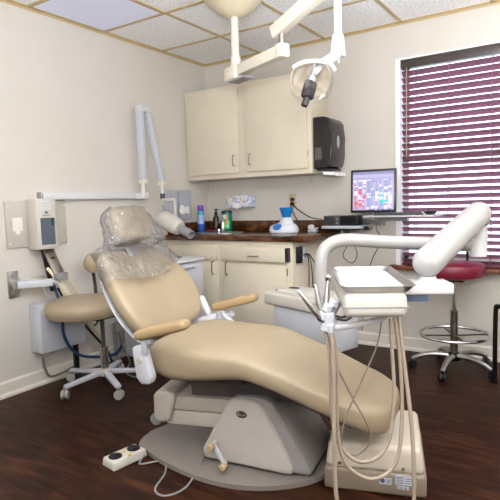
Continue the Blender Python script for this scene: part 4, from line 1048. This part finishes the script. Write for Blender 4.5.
# instruments + hoses: each one a thing
def dpath(L): return [PD(x, y, d) for x, y, d in L]
HB = dH+.10
def instrument(nm, lab, body, hosepts, r_h, mt, head=None):
    t = thing(nm, lab, 'handpiece', PD(*body[0]))
    a = PD(*body[0]); b = PD(*body[1]); d = (b-a)
    L = d.length; m = MB()
    m.lathe([(.003, 0), (.0045, .004), (.0065, L*.2), (.0105, L*.42), (.011, L*.8), (.009, L), (.007, L+.01)], a, axis=d, n=16); m.build('barrel', steel, t)
    if head: m = MB(); m.lathe([(.008, -.01), (.0095, -.006), (.0095, .008), (.006, .012)], a, axis=d if head == 1 else (0.2, -.3, 1), n=14); m.build('head', chrome, t)
    m = MB(); m.lathe([(.0115, L*.82), (.0125, L*.84), (.0125, L*.9), (.0115, L*.92)], a, axis=d, n=16); m.build('grip_ring', dkgrey, t)
    m = MB(); m.tube(dpath(hosepts), r_h, n=10, k=8); m.build('hose', mt, t)
    return t
instrument('air_syringe', 'slanted steel syringe leaning left in the handpiece holder', ((298, 290.5, dH-.01), (324, 322, dH+.0)),
    [(324, 322, dH), (329, 340, dH-.005), (337, 366, dH-.01), (352, 397, dH), (367, 424, dH), (370, 441, dH), (359, 454, dH+.01), (346, 453, dH+.01), (341, 438, dH+.01), (347, 414, dH+.02), (362, 380, dH+.03), (377, 345, dH+.06), (383, 313, HB+.02)], .0028, hosed)
instrument('dental_handpiece', 'short upright steel handpiece in the middle of the holder', ((315, 284, dH+.01), (324, 322, dH+.012)),
    [(324, 322, dH+.012), (328, 345, dH+.0), (330, 374, dH-.005), (332, 414, dH-.005), (339, 444, dH), (361, 462, dH), (386, 448, dH+.02), (394, 400, dH+.04), (392, 350, dH+.07), (390, 312, HB+.01)], .0062, hosem)
instrument('dental_handpiece', 'upright steel handpiece with round chrome head, right in the holder', ((328, 278, dH+.02), (325, 322, dH+.022)),
    [(325, 322, dH+.022), (333, 338, dH+.005), (337.5, 370, dH-.01), (337.5, 430, dH-.01), (347, 465, dH-.01), (373, 479, dH), (396, 462, dH+.02), (402, 415, dH+.04), (400, 360, dH+.07), (394, 312, HB)], .0064, hosem, head=2)
t = thing('suction_hose', 'long taupe hose hanging lowest from holder to below the frame', 'hose', PD(336, 500, dH))
m = MB(); m.tube(dpath([(331, 329, dH-.012), (333.5, 360, dH-.025), (334, 430, dH-.03), (337, 500, dH-.03), (352, 545, dH-.03), (385, 555, dH-.02), (411, 530, dH-.01), (414, 490, dH), (412, 430, dH+.02), (405, 370, dH+.06), (398, 312, HB)]), .0068, n=10, k=8); m.build('tube', hosem, t)
m = MB(); m.lathe([(.012, -.01), (.012, .012), (.009, .016)], PD(331, 329, dH-.012)); m.build('connector', bwhite, t)

# tray
tr = thing('instrument_tray', 'shallow stainless tray lined with white paper on delivery unit', 'tray', TT @ V(0, 0, 0))
m = MB(TT)
def rr_(hx, hy, z, r=.03, n=6, skew=.0):
    out = []
    for (cx_, cy_, a0_) in ((hx-r, hy-r, 0), (-hx+r, hy-r, 90), (-hx+r, -hy+r, 180), (hx-r, -hy+r, 270)):
        for i in range(n+1):
            a = radians(a0_+90*i/n); out.append(V(cx_+r*cos(a), cy_+r*sin(a), z))
    return out
hx, hy = wT/2+.008, hT/2+.004
m.ring_loft([rr_(hx-.02, hy-.02, -.011), rr_(hx-.004, hy-.004, .008), rr_(hx, hy, .009), rr_(hx, hy, .0105), rr_(hx-.006, hy-.006, .0105), rr_(hx-.022, hy-.022, -.008)]); m.build('pan', steel, tr)
lin_ = MB(TT); lin_.ring_loft([rr_(hx-.024, hy-.024, -.0075), rr_(hx-.024, hy-.024, -.0065)]); lo = lin_.build('tray_liner', paper)
tag(lo, 'white paper liner lying flat in the stainless tray', 'paper liner')

# ================================================================== CEILING DENTAL LIGHT
zE = 1.95
pc_ = PX(236, 74, 2, zE); 
dlp = thing('dental_light', 'ceiling-mounted dental lamp with folding ivory arms and clear shield', 'dental light', (pc_.x, pc_.y, H))
m = MB(); m.lathe([(.185, 0), (.185, -.012), (.15, -.05), (.09, -.10), (.05, -.12), (.03, -.125)], (pc_.x, pc_.y, H-.032), n=36); m.cyl((pc_.x, pc_.y, H-.033), (pc_.x, pc_.y, H-.0005), .185, n=36); m.build('canopy', mat('canopy_cream', (206, 194, 168), .4), dlp)
m = MB(); m.cyl((pc_.x, pc_.y, zE+.05), (pc_.x, pc_.y, H-.12), .024, n=24); m.cyl((pc_.x, pc_.y, zE+.02), (pc_.x, pc_.y, zE+.10), .03, n=24); m.build('pole', ivory, dlp)
pe = PX(284, 50, 2, zE+.012)
d1 = (pe-pc_); d1.z = 0; d1n = d1.normalized()
m = MB(); m.bar(V(pc_.x, pc_.y, zE-.0)-d1n*.07, V(pc_.x, pc_.y, zE)+d1n*.06, .10, .085, bevel=.014); m.build('hub_box', ivory, dlp)
m = MB(); m.bar(V(pc_.x, pc_.y, zE-.045)-d1n*.03, V(pc_.x, pc_.y, zE-.045)+d1n*.14, .075, .014, bevel=.004); m.build('hub_underside', greyp, dlp)
m = MB(); m.bar(V(pc_.x, pc_.y, zE+.01), V(pe.x, pe.y, zE+.01), .06, .065, bevel=.008); m.build('lower_arm', ivory, dlp)
m = MB(); ej = V(pe.x, pe.y, zE)-d1n*.02; m.box(ej+V(0, 0, .012), (.065, .065, .075), bevel=.012, rot=math.atan2(d1n.y, d1n.x)); m.build('arm_end', ivory, dlp)
s0 = V(ej.x, ej.y, zE+.135)
m = MB(); m.cyl(ej+V(0, 0, .04), s0, .016, n=18); m.build('pivot_pin', nickel, dlp)
lj = PD(338, 46, 2.5)
s1 = V(lj.x, lj.y, PD(338, -20, 2.5).z)
m = MB(); da = (s1-s0).normalized(); m.bar(s0-da*.06, s1+da*.03, .06, .07, bevel=.01); m.build('upper_arm', ivory, dlp)
m = MB(); m.cyl(V(s1.x, s1.y, lj.z), s1, .020, n=20); m.build('drop_tube', bwhite, dlp)
m = MB(); m.bar(lj+V(0, 0, -.055), lj+V(0, 0, .06), .055, .07, bevel=.014, taper=(.7, .75)); m.build('joint_box', white, dlp)
hc = PD(310.5, 80, 2.42)
m = MB(); m.bar(lj+V(0, 0, -.035), PD(322, 64, 2.42), .045, .04, bevel=.01); m.bar(PD(323, 63, 2.42), PD(313, 74, 2.40), .035, .03, bevel=.008); m.cyl(lj+V(.0, .0, -.055), lj+V(0, 0, -.08), .006); m.build('head_arm', white, dlp)
# head: reflector dish facing camera-left and down
ax_ = (V(.50, -.62, -.5)).normalized()
hx_, hy_, _z = frame(ax_)
sx_ = (RT-ax_*RT.dot(ax_)).normalized(); up_ = ax_.cross(sx_)
def hp(a, b, c): return hc+sx_*a+up_*b*(-1 if up_.z < 0 else 1)+ax_*c
n = 40
def hring(rx, ry, c): return [hp(rx*math.copysign(abs(cos(2*pi*i/n))**.8, cos(2*pi*i/n)), ry*math.copysign(abs(sin(2*pi*i/n))**.8, sin(2*pi*i/n)), c) for i in range(n)]
m = MB(); m.ring_loft([hring(.02, .02, -.075), hring(.06, .055, -.065), hring(.085, .075, -.04), hring(.095, .085, -.01), hring(.096, .086, .0), hring(.092, .082, .0), hring(.082, .072, -.035), hring(.055, .05, -.058), hring(.015, .015, -.066)]); rf = m.build('reflector', mat('reflector_cream', (226, 214, 190), .25, .2), dlp)
m = MB(); m.ring_loft([hring(.09, .08, .0), hring(.103, .098, .012), hring(.100, .096, .05), hring(.06, .06, .065), hring(.02, .02, .068)], cap=True); m.build('clear_shield', shield, dlp)
m = MB(); m.tube([hp(-.09, .07, .03), hp(-.05, .095, .04), hp(.02, .10, .045), hp(.075, .085, .045), hp(.10, .055, .04)], .010, n=10); m.build('rim_bar', white, dlp)
m = MB(); m.bar(hp(.0, -.0, .02), hp(-.03, -.055, .085), .045, .05, bevel=.008); m.cyl(hp(-.03, -.055, .085), hp(-.045, -.08, .11), .016, n=18); m.build('bulb_housing', mat('graphite', (52, 48, 52), .3, .3), dlp)
m = MB(); m.cyl(hp(.01, .08, .02), hp(.0, -.0, .03), .006); m.ell(hp(.0, .015, .03), (.018, .018, .018)); m.build('bulb_stem', bwhite, dlp)

# ------------------------------------------------------------------ groups of repeats
GR = {'tube': 'tubes hanging from the steel hose bracket', 'cord': 'thin cords on the walls and cabinet side', 'desk_speaker': 'speaker boxes on the white wall shelf',
      'dental_handpiece': 'upright handpieces in the holder', 'paper_stack': 'sheets in the wall pocket', 'conduit': 'grey conduits low by the left wall'}
for o in list(COL.objects):
    k = o.name.split('.')[0]
    if o.parent is None and k in GR: o['group'] = GR[k]
